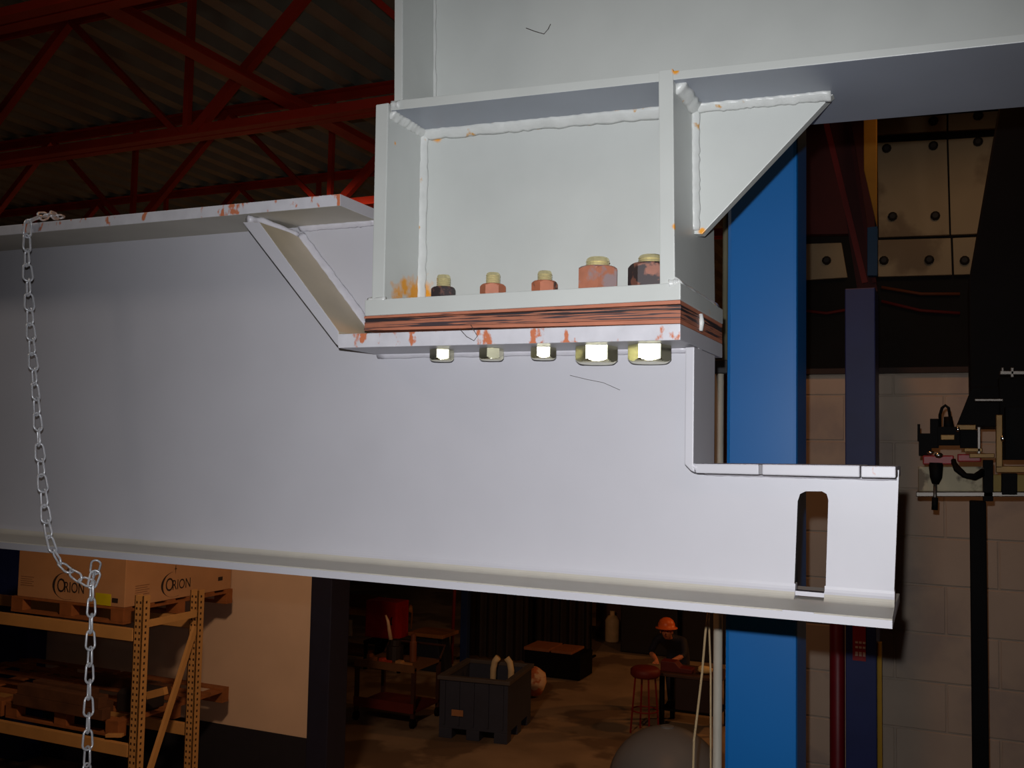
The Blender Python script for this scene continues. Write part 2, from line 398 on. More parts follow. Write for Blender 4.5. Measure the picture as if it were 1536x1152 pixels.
dA, dB = Vector((dA.x, YWL, dA.y)), Vector((dB.x, YWL, dB.y)); dd = (dB - dA).normalized(); dn = Vector((-dd.z, 0, dd.x))
if dn.z < 0: dn = -dn
fillet(LB, dA, dB, dn, (0, -1, 0), 0.010, WELD_L, 3)
zf1, zf2 = xz(389, 319.5, Y0), xz(507, 309, Y0)
fillet(LB, (zf1[0], YWL, zf1[1]), (zf2[0], YWL, zf2[1]), (0, -1, 0), (0, 0, -1), 0.008, WELD_L, 7)
bead(LB, [at(372, 329, Y0 + 0.004), at(392, 331, Y0 + 0.03), at(420, 342, Y0 + 0.06), (dA.x, YWL - 0.01, dA.z)], 0.0055, WELD_L, 2, 16)
s1_, s2_ = xz(510, 521.8, Y0), xz(1020, 510, Y0)
fillet(LB, (s1_[0], YWL, s1_[1]), (xk - 0.01, YWL, s2_[1]), (0, -1, 0), (0, 0, -1), 0.007, WELD_L, 5)
l1, l2 = xz(1044, 709.6, YK0), xz(1342, 717, YK0)
fillet(LB, (l1[0], YWL, l1[1]), (l2[0], YWL, l2[1]), (0, -1, 0), (0, 0, -1), 0.005, WELD_L, 4)
bead(LB, [at(1036, 697, YK0 + 0.004), at(1046, 702, YK0 + 0.003)], 0.004, WELD_L, 6)

# ---------------- upper beam with its welded box bracket
UBT = thing('upper_beam', 'grey steel beam overhead with welded box bracket and triangular gusset', 'steel beam', at(790, 462, Y0) + Vector((0, B / 2, 0)))
def run_on(p, q, k=2.6): return (p[0] + (q[0] - p[0]) * k, p[1] + (q[1] - p[1]) * k)
ft0, ft1, fb0, fb1 = xz(586, 151.5, Y0), xz(1640, 39, Y0), xz(586, 166, Y0), xz(1640, 52, Y0)
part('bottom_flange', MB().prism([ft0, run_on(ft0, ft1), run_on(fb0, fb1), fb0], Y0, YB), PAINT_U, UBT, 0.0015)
faces_mat(list(UBT.children)[-1], mat('blue_grey_underside', (150, 156, 168), 0.4, var=0.05, scale=7), lambda n: n.z < -0.9)  # darker blue-grey on the downward face
wb0, wb1 = xz(588, 156, Y0), xz(1640, 46, Y0); wt0 = xz(588, -420, Y0); wt1 = (run_on(wb0, wb1)[0], wt0[1] + 0.1)
part('web', MB().prism([wb0, run_on(wb0, wb1), wt1, wt0], YWU, YC + 0.009), PAINT_U, UBT)
tf0, tf1 = (wt0[0], wt0[1]), wt1
part('top_flange', MB().prism([tf0, tf1, (tf1[0], tf1[1] + 0.013), (tf0[0], tf0[1] + 0.013)], Y0, YB), PAINT_U, UBT, 0.0015)
part('end_plate', MB().prism([xz(588, 152, Y0), xz(600.5, 151, Y0), xz(602, -420, Y0), xz(590, -420, Y0)], 1.206, YB), PAINT_U, UBT, 0.0015)
plate('bracket_side_plate', [(563.7, 157), (582.5, 154), (576, 452), (557.4, 452)], Y0 - 0.0015, YB + 0.001, PAINT_U, UBT)
plate('bracket_side_plate', [(987.5, 105), (1009.5, 102.5), (1012.5, 430), (989.5, 431)], Y0 - 0.0015, YB + 0.001, PAINT_U, UBT)
part('bracket_web', MB().prism([xz(570, 160, Y0), xz(998, 112, Y0), xz(1000, 430, Y0), xz(566, 455, Y0)], YWU, YC + 0.009), PAINT_U, UBT)
plate('base_plate', [(547, 450), (1020.8, 423.5), (1020.8, 449.5), (547, 474)], Y0 - 0.003, YB + 0.02, PAINT_U, UBT)
plate('gusset', [(1020, 156), (1250, 141), (1053, 351), (1020, 351)], YWU, YC + 0.009, PAINT_U, UBT, 0.001)
xlp = xz(579, 300, Y0)[0]; xrp = xz(1011, 260, Y0)[0]; xll = xz(989, 260, Y0)[0]
def zfl(x):                      # underside of the upper bottom flange
    a, b = xz(586, 166, Y0), xz(1640, 52, Y0); return lerp(a[1], b[1], (x - a[0]) / (b[0] - a[0]))
xlt = xz(582, 160, Y0)[0]; zbp = xz(784, 436.7, Y0)[1]
fillet(UBT, (xlt, Y0 + 0.004, zfl(xlt)), (xlt, YWU, zfl(xlt)), (1, 0, 0), (0, 0, -1), 0.012, WELD_U, 11)
fillet(UBT, (xlt, YWU, zfl(xlt)), (xll, YWU, zfl(xll)), (0, -1, 0), (0, 0, -1), 0.014, WELD_U, 12, 50)
fillet(UBT, (xlt, YWU, zfl(xlt)), (xz(576, 440, Y0)[0], YWU, xz(576, 449, Y0)[1]), (1, 0, 0), (0, -1, 0), 0.011, WELD_U, 13)
xg2 = xz(1247, 143, YWU)[0]; zg = xz(1054, 345, YWU)[1]
fillet(UBT, (xrp, YWU, zfl(xrp)), (xg2, YWU, zfl(xg2)), (0, -1, 0), (0, 0, -1), 0.011, WELD_U, 14, 40)
fillet(UBT, (xrp - 0.001, YWU, zfl(xrp)), (xrp + 0.001, YWU, zg), (1, 0, 0), (0, -1, 0), 0.009, WELD_U, 15)
fillet(UBT, (xrp - 0.002, Y0 + 0.012, zfl(xrp)), (xrp - 0.002, YWU, zfl(xrp)), (1, 0, 0), (0, 0, -1), 0.015, WELD_U, 16, 14)
xe_ = xz(600.5, 150, 1.206)[0]
fillet(UBT, (xe_, YWU, zfl(xe_)), (xz(602, -420, 1.206)[0], YWU, zfl(xe_) + 0.5), (1, 0, 0), (0, -1, 0), 0.008, WELD_U, 17)
xo = xz(1012.3, 428, Y0)[0]; zo = xz(1020.8, 423.5, Y0)[1]
fillet(UBT, (xo, Y0, zo), (xo, YB, zo), (1, 0, 0), (0, 0, 1), 0.008, WELD_U, 20, 20)
bead(UBT, [at(553, 451, 1.203), at(578, 449, 1.201)], 0.005, WELD_U, 18, 8)
bead(UBT, [at(1004, 426, 1.201), at(1018, 424, 1.202)], 0.006, WELD_U, 19, 8)
bead(UBT, [at(588, 158, 1.203), at(600, 157, 1.202)], 0.006, WELD_U, 21, 6)

# ---------------- rusty shims between the two beams
SHIM = mat('primed_shim', (164, 102, 78), 0.6, var=0.12, scale=20, second=(64, 50, 54), amount=0.40, sec_scale=5, stretch=(2.2, 2.2, 90), bump=0.1)
SHIM2 = mat('primed_shim_worn', (166, 106, 82), 0.6, var=0.12, scale=20, second=(42, 34, 38), amount=0.58, sec_scale=5, stretch=(2.2, 2.2, 90), bump=0.1)
SHIM3 = mat('primed_shim_clean', (178, 110, 84), 0.6, var=0.12, scale=20, second=(96, 66, 60), amount=0.22, sec_scale=5, stretch=(2.2, 2.2, 60), bump=0.1)
def shim(f0, f1, dy, M, label):
    q = [(546, lerp(474.5, 496, f0)), (1020.4, lerp(450, 485, f0)), (1020.4, lerp(450, 485, f1)), (546, lerp(474.5, 496, f1))]
    single('shim_plate', MB().prism([xz(px, py, Y0) for px, py in q], Y0 + dy, YB + 0.02 - dy), M, label, 'shim plate', 0.0006, group='shims between the beams')
shim(0.0, 0.16, 0.000, SHIM3, 'thin orange-primed shim touching the base plate, topmost of the shims')
shim(0.185, 0.40, 0.003, SHIM2, 'black-streaked shim just under the topmost thin shim')
shim(0.415, 0.80, 0.001, SHIM, 'thickest red-brown shim in the middle of the shim pack')
shim(0.815, 1.0, 0.000, SHIM3, 'orange-primed shim resting on the seat plate, lowest of the shims')
p0 = at(1020.6, 452, Y0); sx = p0.x
bdm = MB().tube([(sx + 0.001, Y0 + 0.105, at(1020, 484, Y0).z + 0.002), (sx + 0.002, Y0 + 0.105, at(1020, 468, Y0).z), (sx + 0.001, Y0 + 0.105, p0.z - 0.002)], [0.003, 0.004, 0.003], 8)
single('tack_weld', bdm, WELD_U, 'white vertical tack weld across the shim ends', 'weld', smooth=True)

# ---------------- bolts
ZINC = mat('zinc_plate', (225, 222, 190), 0.24, metal=1.0, var=0.05, scale=30)
ZINCD = mat('yellow_zinc', (226, 214, 164), 0.28, metal=0.5, var=0.1, scale=30)
NUTM = [mat('nut_red_dark', (134, 86, 70), 0.55, var=0.2, scale=60, second=(54, 44, 46), amount=0.55, sec_scale=45, metal=0.2),
        mat('nut_orange', (176, 104, 74), 0.55, var=0.12, scale=60, second=(70, 50, 48), amount=0.25, sec_scale=45),
        mat('nut_mixed', (166, 106, 82), 0.5, var=0.15, scale=60, second=(150, 130, 130), amount=0.5, sec_scale=32)]
YBT = Y0 + 0.052
def hexprof(mb, r, z0, z1, rot, ch, c=(0, 0, 0), both=True):
    """hexagonal prism with rounded-off corners at one or both ends"""
    R = r / math.cos(math.pi / 6); n = 48; rings = []
    def ring(k, z):
        vs = []
        for j in range(n):
            a = 2 * math.pi * j / n
            rel = ((a + math.pi / 6) % (math.pi / 3)) - math.pi / 6
            rad = min(r / math.cos(rel), k)
            vs.append(mb.bm.verts.new((c[0] + rad * math.cos(a + rot), c[1] + rad * math.sin(a + rot), c[2] + z)))
        return vs
    sp = [(r * 0.93, z0), (r * 1.02, z0 + ch * 0.45), (r * 1.09, z0 + ch), (R * 1.01, z0 + ch * 1.6)]
    sq = [(R * 1.01, z1 - ch * 1.6), (r * 1.09, z1 - ch), (r * 1.02, z1 - ch * 0.45), (r * 0.93, z1)] if both else [(R * 1.01, z1)]
    for k, z in sp + sq: rings.append(ring(k, z))
    for A, C in zip(rings, rings[1:]):
        for j in range(n): mb.bm.faces.new((A[j], A[(j + 1) % n], C[(j + 1) % n], C[j]))
    mb.bm.faces.new(rings[0][::-1]); mb.bm.faces.new(rings[-1])
    return mb
def bolt(pxn, pxh, big, ztop_px, nm, label, nutrot, headrot=0.0):
    f = (pxn - 547) / (1020.8 - 547)
    zp = at(pxn, lerp(450, 423.5, f), Y0).z                       # top of base plate
    g = (pxh - 507) / (1020.6 - 507)
    zs = at(pxh, lerp(522, 510, g), Y0).z                         # underside of seat plate
    pn = at(pxn, 430, YBT); x = (pn.x + at(pxh, 530, YBT).x) / 2
    t = thing('hex_bolt', label, 'bolt', (x, YBT, zs), 'bolts through the splice')
    rn = 0.0257 if big else 0.0160; hn = 0.035 if big else 0.0205; rs = 0.0165 if big else 0.0104; hh = 0.0235 if big else 0.0165
    mb = hexprof(MB(), rn, 0, hn, nutrot, 0.003 if big else 0.002, (x, YBT, zp + 0.0005))
    part('nut', mb, NUTM[nm], t, label='rust-red primed nut')
    zt_ = at(x and pxn, ztop_px, YBT).z
    prof = [(rs, zs - 0.004 - zp)]; z = hn - 0.004; pit = 0.0034 if big else 0.0026
    while zp + z + pit < zt_ - 0.002:
        prof += [(rs * 0.91, z), (rs, z + pit * 0.5)]; z += pit
    prof += [(rs * 0.9, zt_ - zp - 0.0015), (rs * 0.78, zt_ - zp)]
    part('shank', MB().lathe(prof, (x, YBT, zp), 20), ZINCD, t, label='brassy threaded shank')
    ang = math.atan2(-YBT, -x) + headrot
    rh = 0.0245 if big else 0.0152
    part('head', hexprof(MB(), rh, -hh, -0.0005, ang, 0.003 if big else 0.0022, (x, YBT, zs), False), ZINC, t, label='shiny zinc hex head')
    return t
bolt(665, 663, False, 413, 0, 'small bolt with dark red nut beside the yellow rust stain, leftmost', 0.25, 0.09)
bolt(739, 737.5, False, 409.5, 1, 'small bolt with orange nut, second from the left side plate', 0.9, 0.16)
bolt(817, 815, False, 407, 1, 'small bolt with orange nut next to the large bolts, third from left', 0.05)
bolt(896, 895, True, 387, 2, 'large bolt in full view with mixed rust and grey nut', 0.35)
bolt(972, 977.5, True, 383.5, 0, 'large bolt half hidden by the right side plate', 0.75)

# ---------------- galvanised chain round the lower beam
GALV = mat('galvanised_wire', (232, 234, 240), 0.3, metal=0.35, var=0.06, scale=80)
YCH = Y0 - 0.012
LL, LWD, WR = 0.031, 0.0150, 0.0019
def link_mesh():
    pts = []; h = LL / 2 - LWD / 2
    for i in range(9): a = -math.pi / 2 + math.pi * i / 8; pts.append((LWD / 2 * math.sin(a + math.pi / 2) * 1.0 if False else LWD / 2 * math.cos(a + math.pi / 2), 0.0012 * math.cos(a), h + LWD / 2 * math.cos(a)))
    for i in range(9): a = -math.pi / 2 + math.pi * i / 8; pts.append((-LWD / 2 * math.cos(a + math.pi / 2) * 0.86, -0.0012 * math.cos(a), -h - LWD / 2 * math.cos(a)))
    return finish(MB().tube(pts, WR, 6, closed=True).bm, 'link', GALV, (0, 0, 0), 0, True)
LM = link_mesh()
def chain(path, parent, rnd, start=0, pitch=LL - 2.6 * WR):
    path = [Vector(p) for p in path]; k = 0; carry = 0.0; pts = []
    seg = [(a, b, (b - a).length) for a, b in zip(path, path[1:])]; tot = sum(s[2] for s in seg)
    def along(s):
        for a, b, l in seg:
            if s <= l: return lerp(a, b, s / l)
            s -= l
        return path[-1]
    n = int(tot / pitch)
    for i in range(n):
        a, b = along(i * pitch), along((i + 1) * pitch); d = (b - a).normalized()
        q = d.to_track_quat('Z', 'Y'); tw = (i + start) % 2 * math.pi / 2 + 0.25 + rnd.uniform(-0.3, 0.3)
        o = bpy.data.objects.new('link', LM); COL.objects.link(o); o.parent = parent
        o.rotation_mode = 'QUATERNION'; o.rotation_quaternion = q @ Matrix.Rotation(tw, 3, 'Z').to_quaternion()
        o.location = (a + b) / 2 - ORG[parent]
CH = thing('chain', 'galvanised twisted-link chain slung over the long grey beam and hanging down', 'chain', at(131, 1152, YCH))
rnd = random.Random(5)
xf, zf = xz(46, 335, Y0)
top = [at(92, 326, Y0 + 0.10), at(76, 322, Y0 + 0.05), at(60, 325, Y0 + 0.012), at(41, 333, YCH)]
chain(top + [at(px, py, YCH) for px, py in ((40, 380), (46, 500), (54, 600), (61, 700), (70, 790), (79, 826), (95, 851), (118, 867), (139, 877), (150, 881))], CH, rnd)
chain([at(138, 874, YCH), at(135, 985, YCH), at(131.5, 1110, YCH), at(129, 1200, YCH)], CH, rnd, 1)
chain([at(137, 880, YCH + 0.002), at(151, 838, YCH + 0.03)], CH, random.Random(2), 0)
chain([at(138, 876, YCH + 0.01), at(146, 835, YCH + 0.05)], CH, random.Random(3), 1)

# stray hairs and scuffs on the paint
HAIR = mat('dark_hair', (60, 50, 46), 0.8)
def hair(path, r, label, cat='scuff'):
    single('hair_strand', MB().tube(path, r, 5), HAIR, label, cat)
hair([at(789, 42, YWU - 0.0006), at(802, 47, YWU - 0.0006), at(816, 51, YWU - 0.0006), at(822, 44, YWU - 0.0006), at(826, 36, YWU - 0.0006)], 0.0006, 'dark hooked hair stuck on the upper beam web', 'hair')
hair([at(690, 494, Y0 - 0.001), at(700, 505, Y0 - 0.0015), at(711, 511, Y0 - 0.0015), at(716, 504, Y0 - 0.0015), at(710, 494, Y0 - 0.0015), at(706, 487, Y0 - 0.001)], 0.0005, 'thin curled hair on the seat plate below the second bolt', 'hair')
hair([at(855, 563, YWL - 0.0005), at(880, 569, YWL - 0.0005), at(905, 574, YWL - 0.0005), at(930, 585, YWL - 0.0005)], 0.00035, 'faint curved hair on the web under the large bolts', 'hair')

# ================================================================== blue column and conduit
BLUE = mat('blue_paint', (10, 110, 188), 0.38, var=0.03, scale=6)
YBC = 2.05
x0, x1 = at(1090, 500, YBC).x, at(1195.5, 500, YBC).x
t = thing('blue_column', 'bright blue square steel column right behind the gusset and ledge', 'column', ((x0 + x1) / 2, YBC + 0.07, 0))
part('shaft', MB().box(x0, x1, YBC, YBC + 0.145, 0.012, zt - 0.1), BLUE, t, 0.008)
part('foot_plate', MB().box(x0 - 0.08, x1 + 0.08, YBC - 0.08, YBC + 0.22, 0, 0.012), BLUE, t)
CON = mat('conduit', (190, 182, 166), 0.5, var=0.08, scale=10)
yc = YBC + 0.05
xc = at(1079, 620, yc).x
t = thing('conduit', 'pale grey conduit running down the left side of the blue column', 'conduit', (xc, yc, 0))
zj = at(1082, 552, yc).z
part('pipe', MB().tube([(xc, yc, 0), (xc, yc, zj)], 0.0095, 10), CON, t, smooth=True)
part('coupling', MB().box(xc - 0.012, xc + 0.02, yc - 0.02, yc + 0.02, zj - 0.013, zj + 0.016), mat('black_coupling', (18, 18, 20), 0.6), t, 0.002)
xq = at(1088, 420, yc).x
part('upper_pipe', MB().tube([(xq, yc, zj + 0.01), (xq, yc, zt - 0.1)], 0.006, 10), mat('conduit_dark', (110, 106, 86), 0.6), t, smooth=True)
CORD = mat('cotton_cord', (190, 160, 118), 0.8)
yr = YBC - 0.05
single('hanging_cord', MB().tube([at(1064, 905, yr), at(1058, 950, yr), at(1053, 1010, yr), at(1046, 1070, yr), at(1041, 1110, yr), at(1039, 1180, yr), at(1040, 1260, yr)], 0.0026, 6), CORD,
       'thin beige cord hanging in front of the grey tank', 'cord', smooth=True)
single('hanging_cord', MB().tube([at(1063, 905, yr + 0.03), at(1064, 950, yr + 0.03), at(1066, 1010, yr + 0.03), at(1066, 1150, yr + 0.04), at(1064, 1260, yr + 0.04)], 0.0022, 6), CORD,
       'thin beige cord hanging close along the pale conduit', 'cord', smooth=True)

# second column, pipe and sign at the right wall
YN = 4.15
x0, x1 = at(1268, 800, YN).x, at(1314, 800, YN).x
t = thing('navy_column', 'dark navy column standing against the block wall', 'column', ((x0 + x1) / 2, YN + 0.1, 0))
part('shaft', MB().box(x0, x1, YN, YN + 0.2, 0.012, at(1290, 432, YN).z), NAVY, t, 0.004)
part('foot_plate', MB().box(x0 - 0.005, x1 + 0.06, YN - 0.06, YN + 0.26, 0, 0.012), NAVY, t)
x2_ = at(1321, 1050, YN).x
part('edge_strip', MB().box(x1 + 0.001, x2_ + 0.003, YN + 0.02, YN + 0.05, 0.012, at(1315, 965, YN).z), mat('yellow_paint', (178, 140, 20), 0.6), t, label='yellow strip up the right edge')
xp = at(1251, 1050, YN).x
single('fire_pipe', MB().tube([(xp, YN + 0.12, 0), (xp, YN + 0.12, at(1251, 770, YN).z), (xp, YN + 0.17, at(1251, 760, YN).z)], 0.030, 12), mat('maroon_pipe', (112, 8, 26), 0.45),
       'maroon vertical pipe between the blue column and the navy column', 'pipe', smooth=True)
# sign on the navy column
sg0, sg1 = at(1279, 938, YN), at(1299, 992, YN)
t = thing('column_sign', 'small red sign fixed on the navy column under the beam end', 'sign', ((sg0.x + sg1.x) / 2, YN - 0.006, sg1.z))
part('board', MB().box(sg0.x, sg1.x, YN - 0.006, YN - 0.001, sg1.z, sg0.z), mat('sign_red', (150, 20, 28), 0.5), t, 0.001)
mb = MB()
wz_ = sg0.z - sg1.z
for k, (a, b) in enumerate(((0.14, 0.26), (0.36, 0.42), (0.50, 0.56))):
    for c in range(3):
        xx = sg0.x + 0.010 + c * 0.014
        mb.box(xx, xx + 0.010, YN - 0.0075, YN - 0.0055, sg1.z + a * wz_, sg1.z + b * wz_)
part('lettering', mb, mat('sign_white', (200, 176, 170), 0.6), t, label='worn pale lettering')

# ------------------------------------------------------------------ upper right: panel wall, girder, posts, black mast
PAN = mat('liner_panel', (188, 164, 128), 0.6, var=0.08, scale=3, second=(150, 126, 96), amount=0.25, sec_scale=2)
YP = 6.4
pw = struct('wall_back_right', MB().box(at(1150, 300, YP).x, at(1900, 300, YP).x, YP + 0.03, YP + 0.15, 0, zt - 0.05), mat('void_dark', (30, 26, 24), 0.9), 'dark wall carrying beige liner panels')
BOLTM = mat('panel_bolt', (40, 34, 30), 0.6)
pboltm = finish(MB().lathe([(0.028, 0), (0.028, 0.012), (0.016, 0.022)], (0, 0, 0), 10).bm, 'panel_bolt', BOLTM, (0, 0, 0))
def panel(quad, bolts):
    p = plate('liner_panel', quad, YP, YP + 0.03, PAN, pw, 0.003)
    for (bx, by) in bolts:
        o = bpy.data.objects.new('panel_bolt', pboltm); COL.objects.link(o); o.parent = p
        o.location = at(bx, by, YP) - ORG[pw]; o.rotation_euler = (math.radians(90), 0, 0)
panel([(1316, 214), (1420, 209), (1424, 352), (1318, 356)], [(1330, 223), (1400, 219), (1339, 325), (1403, 324)])
panel([(1422.5, 209), (1500, 204), (1500, 349), (1426.5, 352)], [(1467, 213), (1480, 322)])
panel([(1316, 178), (1420, 172), (1420, 196), (1316, 202)], [(1400, 182)])
panel([(1422.5, 171), (1500, 166), (1500, 192), (1422.5, 196)], [(1467, 174)])
panel([(1314, 360), (1426, 357), (1428, 412), (1314, 415)], [(1326, 391), (1394, 390)])
panel([(1429, 357), (1500, 354), (1500, 410), (1431, 412)], [(1447, 391), (1490, 390)])
panel([(1205, 366), (1262, 364), (1271, 416), (1205, 420)], [(1240, 391)])
DKRED = mat('dark_red_steel', (128, 22, 18), 0.6, var=0.2, scale=3)
YG = 5.6
single('red_bulkhead', MB().prism([(xz(1180, 215, YG + 0.3)[0], zt), (xz(1296, 215, YG + 0.3)[0], zt), xz(1312, 345, YG + 0.3), xz(1300, 350, YG + 0.3), xz(1180, 352, YG + 0.3)], YG + 0.3, YG + 0.36), mat('maroon_sheet', (76, 16, 16), 0.7), 'dull maroon sheet behind the slanted red girder', 'sheet')
t = thing('slanted_girder', 'slanted dark red girder descending left of the beige liner panels', 'girder', at(1300, 460, YG))
part('flange', MB().bar(lerp(at(1298, 425, YG), at(1236, 170, YG), 1.9), at(1298, 425, YG), 0.03, 0.05, (0, 1, 0)), DKRED, t)
part('web', MB().bar(lerp(at(1302, 440, YG), at(1258, 170, YG), 1.9), at(1302, 440, YG), 0.10, 0.03, (0, 1, 0)), mat('dark_red_web', (70, 14, 14), 0.7), t)
part('flange', MB().bar(lerp(at(1312, 425, YG), at(1272, 170, YG), 1.9), at(1312, 425, YG), 0.02, 0.05, (0, 1, 0)), mat('dark_red_flange', (84, 16, 14), 0.7), t)
plate_q = [(xz(1297, 160, YG)[0], zt), (xz(1317, 160, YG)[0], zt), xz(1317, 345, YG), xz(1298, 262, YG)]
single('yellow_post', MB().prism(plate_q, YG - 0.1, YG - 0.04), mat('ochre_steel', (176, 122, 24), 0.6), 'ochre yellow hanging plate beside the liner panels', 'post', 0.003)
single('blue_bracket', MB().prism([xz(1303, 347, YG), xz(1318, 345, YG), xz(1318, 418, YG), xz(1303, 418, YG)], YG - 0.1, YG - 0.04), mat('teal_blue', (20, 70, 110), 0.6), 'small blue bracket hanging below the ochre plate', 'bracket', 0.003)
single('pipe_rail', MB().tube([at(1205, 346, YP + 0.018), at(1290, 345, YP + 0.018)], 0.012, 8), mat('brass_rail', (120, 96, 60), 0.6), 'thin horizontal rail above the small liner panel', 'rail')
for k, (a, b, c, lab) in enumerate((((1205, 466), (1275, 464), (110, 20, 16), 'dark red cable left of the navy column high up'), ((1322, 431), (1440, 441), (120, 60, 24), 'brownish cable sagging under the liner panels'), ((1322, 452), (1440, 470), (110, 24, 18), 'dull red cable under the brownish cable'))):
    single('cable', MB().tube([at(*a, YP + 0.02), at((a[0] + b[0]) / 2, (a[1] + b[1]) / 2 + 5, YP + 0.02), at(*b, YP + 0.02)], 0.010, 6), mat('cable_%d' % k, c, 0.7), lab, 'cable', smooth=True)
# coping along the top of the block wall
single('wall_coping', MB().box(xa, xb, YR - 0.02, YR + 0.22, ztop + 0.001, ztop + 0.025), mat('coping', (60, 46, 40), 0.8), 'dark coping strip along the top of the block wall', 'coping')

BLK = mat('black_steel', (12, 11, 12), 0.7, var=0.2, scale=8, spec=0.12)
YM = 3.3
t = thing('black_mast', 'tall black mast leaning at the right edge behind the machine', 'mast', at(1500, 745, YM + 0.25))
part('mast_body', MB().prism([xz(px, py, YM + 0.2) for px, py in ((1505, 120), (1620, 120), (1620, 640), (1456, 640), (1453, 420), (1458, 392))], YM + 0.2, YM + 0.55), BLK, t, 0.006)
part('gusset', MB().prism([xz(px, py, YM + 0.15) for px, py in ((1458, 580), (1500, 580), (1500, 640), (1434, 640))], YM + 0.15, YM + 0.22), BLK, t, 0.003)
part('pole', MB().box(at(1456, 900, YM + 0.25).x, at(1481, 900, YM + 0.25).x, YM + 0.25, YM + 0.33, 0, at(1470, 752, YM + 0.25).z), BLK, t, 0.004)
part('guide_block', MB().prism([xz(px, py, YM + 0.12) for px, py in ((1498, 566), (1560, 562), (1560, 690), (1502, 690))], YM + 0.12, YM + 0.2), BLK, t, 0.004)

# machine head with torches, hoses and a red carriage
def pc(px, py, dy=0.0): return at(px, py, YM + dy)
def rect(a, b, c, d, y0, y1): return MB().prism([xz(a, b, YM + y0), xz(c, b, YM + y0), xz(c, d, YM + y0), xz(a, d, YM + y0)], YM + y0, YM + y1)
t = thing('cutting_machine', 'machine head with red carriage, brass fittings and hoses at the right edge', 'machine', pc(1450, 745))
STEEL = mat('dull_steel', (104, 98, 92), 0.4, metal=0.7, var=0.1)
BRASS = mat('dull_brass', (104, 76, 30), 0.45, metal=0.5, var=0.2, scale=20)
CREAM = mat('machine_cream', (186, 172, 140), 0.6, var=0.12, scale=10, second=(110, 96, 74), amount=0.35, sec_scale=12)
REDM = mat('machine_red', (150, 18, 20), 0.45)
SHINE = mat('chrome', (235, 240, 240), 0.15, metal=1.0)
part('rail', rect(1374, 738, 1560, 745, -0.02, 0.12), STEEL, t, 0.002)
part('back_panel', rect(1377, 700, 1474, 737, 0.05, 0.09), CREAM, t, 0.003)
part('back_panel', rect(1484, 712, 1560, 738, 0.05, 0.09), mat('machine_yellow', (150, 122, 40), 0.6), t, 0.003)
part('carriage', rect(1384, 683, 1431, 697, -0.03, 0.06), REDM, t, 0.004)
part('carriage', rect(1436, 681, 1472, 693, -0.01, 0.06), REDM, t, 0.004)
for (a, b, c, d, y0, y1, M, nm) in ((1378, 650, 1397, 684, 0, 0.05, BLK, 'clamp_block'), (1395, 628, 1408, 672, 0.0, 0.06, BLK, 'valve_body'), (1406, 640, 1440, 668, -0.01, 0.06, BLK, 'motor'),
                                    (1411, 652, 1432, 660, -0.02, 0.0, BRASS, 'brass_block'), (1435, 637, 1464, 645, -0.02, 0.05, BRASS, 'brass_block'), (1440, 645, 1470, 672, 0.0, 0.06, BLK, 'motor'),
                                    (1446, 672, 1474, 678, -0.03, 0.0, BRASS, 'brass_block'), (1454, 680, 1492, 687, -0.035, 0.0, BRASS, 'brass_block'), (1494, 622, 1504, 702, -0.03, 0.0, BRASS, 'frame_bar'),
                                    (1494, 699, 1560, 709, -0.03, 0.0, BRASS, 'frame_bar'), (1508, 610, 1545, 690, -0.01, 0.08, BLK, 'gearbox'), (1466, 640, 1471, 682, -0.03, -0.01, STEEL, 'rod'),
                                    (1475, 690, 1490, 752, -0.02, 0.05, BLK, 'slide'), (1503, 710, 1526, 742, -0.04, 0.02, BLK, 'slide'), (1376, 636, 1380, 662, 0, 0.02, BLK, 'pin'),
                                    (1462, 598, 1505, 602, -0.02, 0.0, STEEL, 'cross_bar'), (1500, 556, 1560, 562, -0.02, 0.03, STEEL, 'clamp_bar'), (1502, 551, 1506, 558, -0.02, 0.03, STEEL, 'clamp_bar'), (1516, 551, 1521, 566, -0.02, 0.03, STEEL, 'clamp_bar')):
    part(nm, rect(a, b, c, d, y0, y1), M, t, 0.002)
part('hose_guide', MB().tube([pc(1424, 648, 0.02), pc(1422, 625, 0.02)], [0.017, 0.012], 10), BLK, t, smooth=True)
part('hose', MB().tube([pc(1410, 640, 0.02), pc(1410, 622, 0.01), pc(1413, 612, 0.01), pc(1418, 608, 0.01), pc(1423, 612, 0.01), pc(1425, 626, 0.02)], 0.0045, 8), BLK, t, smooth=True)
for k in range(2):
    part('hose', MB().tube([pc(1430, 690 + 4 * k, -0.03), pc(1434 + k * 5, 704, -0.05), pc(1446 + 3 * k, 713 + k, -0.06), pc(1462, 714 + k * 3, -0.05), pc(1474, 706 + k * 5, -0.03)], 0.0075, 8), BLK, t, smooth=True)
part('torch', MB().tube([pc(1404, 694, -0.02), pc(1404, 716, -0.02), pc(1403, 726, -0.02)], [0.022, 0.018, 0.010], 12), BLK, t, smooth=True)
part('torch_rod', MB().tube([pc(1403, 722, -0.02), pc(1402, 764, -0.03)], 0.0055, 8), STEEL, t, smooth=True)
part('torch_tip', MB().tube([pc(1402.5, 746, -0.03), pc(1402, 765, -0.03)], 0.009, 8), BLK, t, smooth=True)
part('knob', MB().blob(pc(1396, 679, -0.04), (0.011, 0.008, 0.006)), SHINE, t, smooth=True, label='chrome knob')
part('knob', MB().blob(pc(1408, 683, -0.045), (0.013, 0.009, 0.009)), SHINE, t, smooth=True, label='chrome knob')
part('knob', MB().blob(pc(1437, 644, -0.03), (0.006, 0.006, 0.009)), SHINE, t, smooth=True, label='chrome knob')
part('knob', MB().blob(pc(1504, 658, -0.04), (0.006, 0.006, 0.010)), SHINE, t, smooth=True, label='chrome knob')

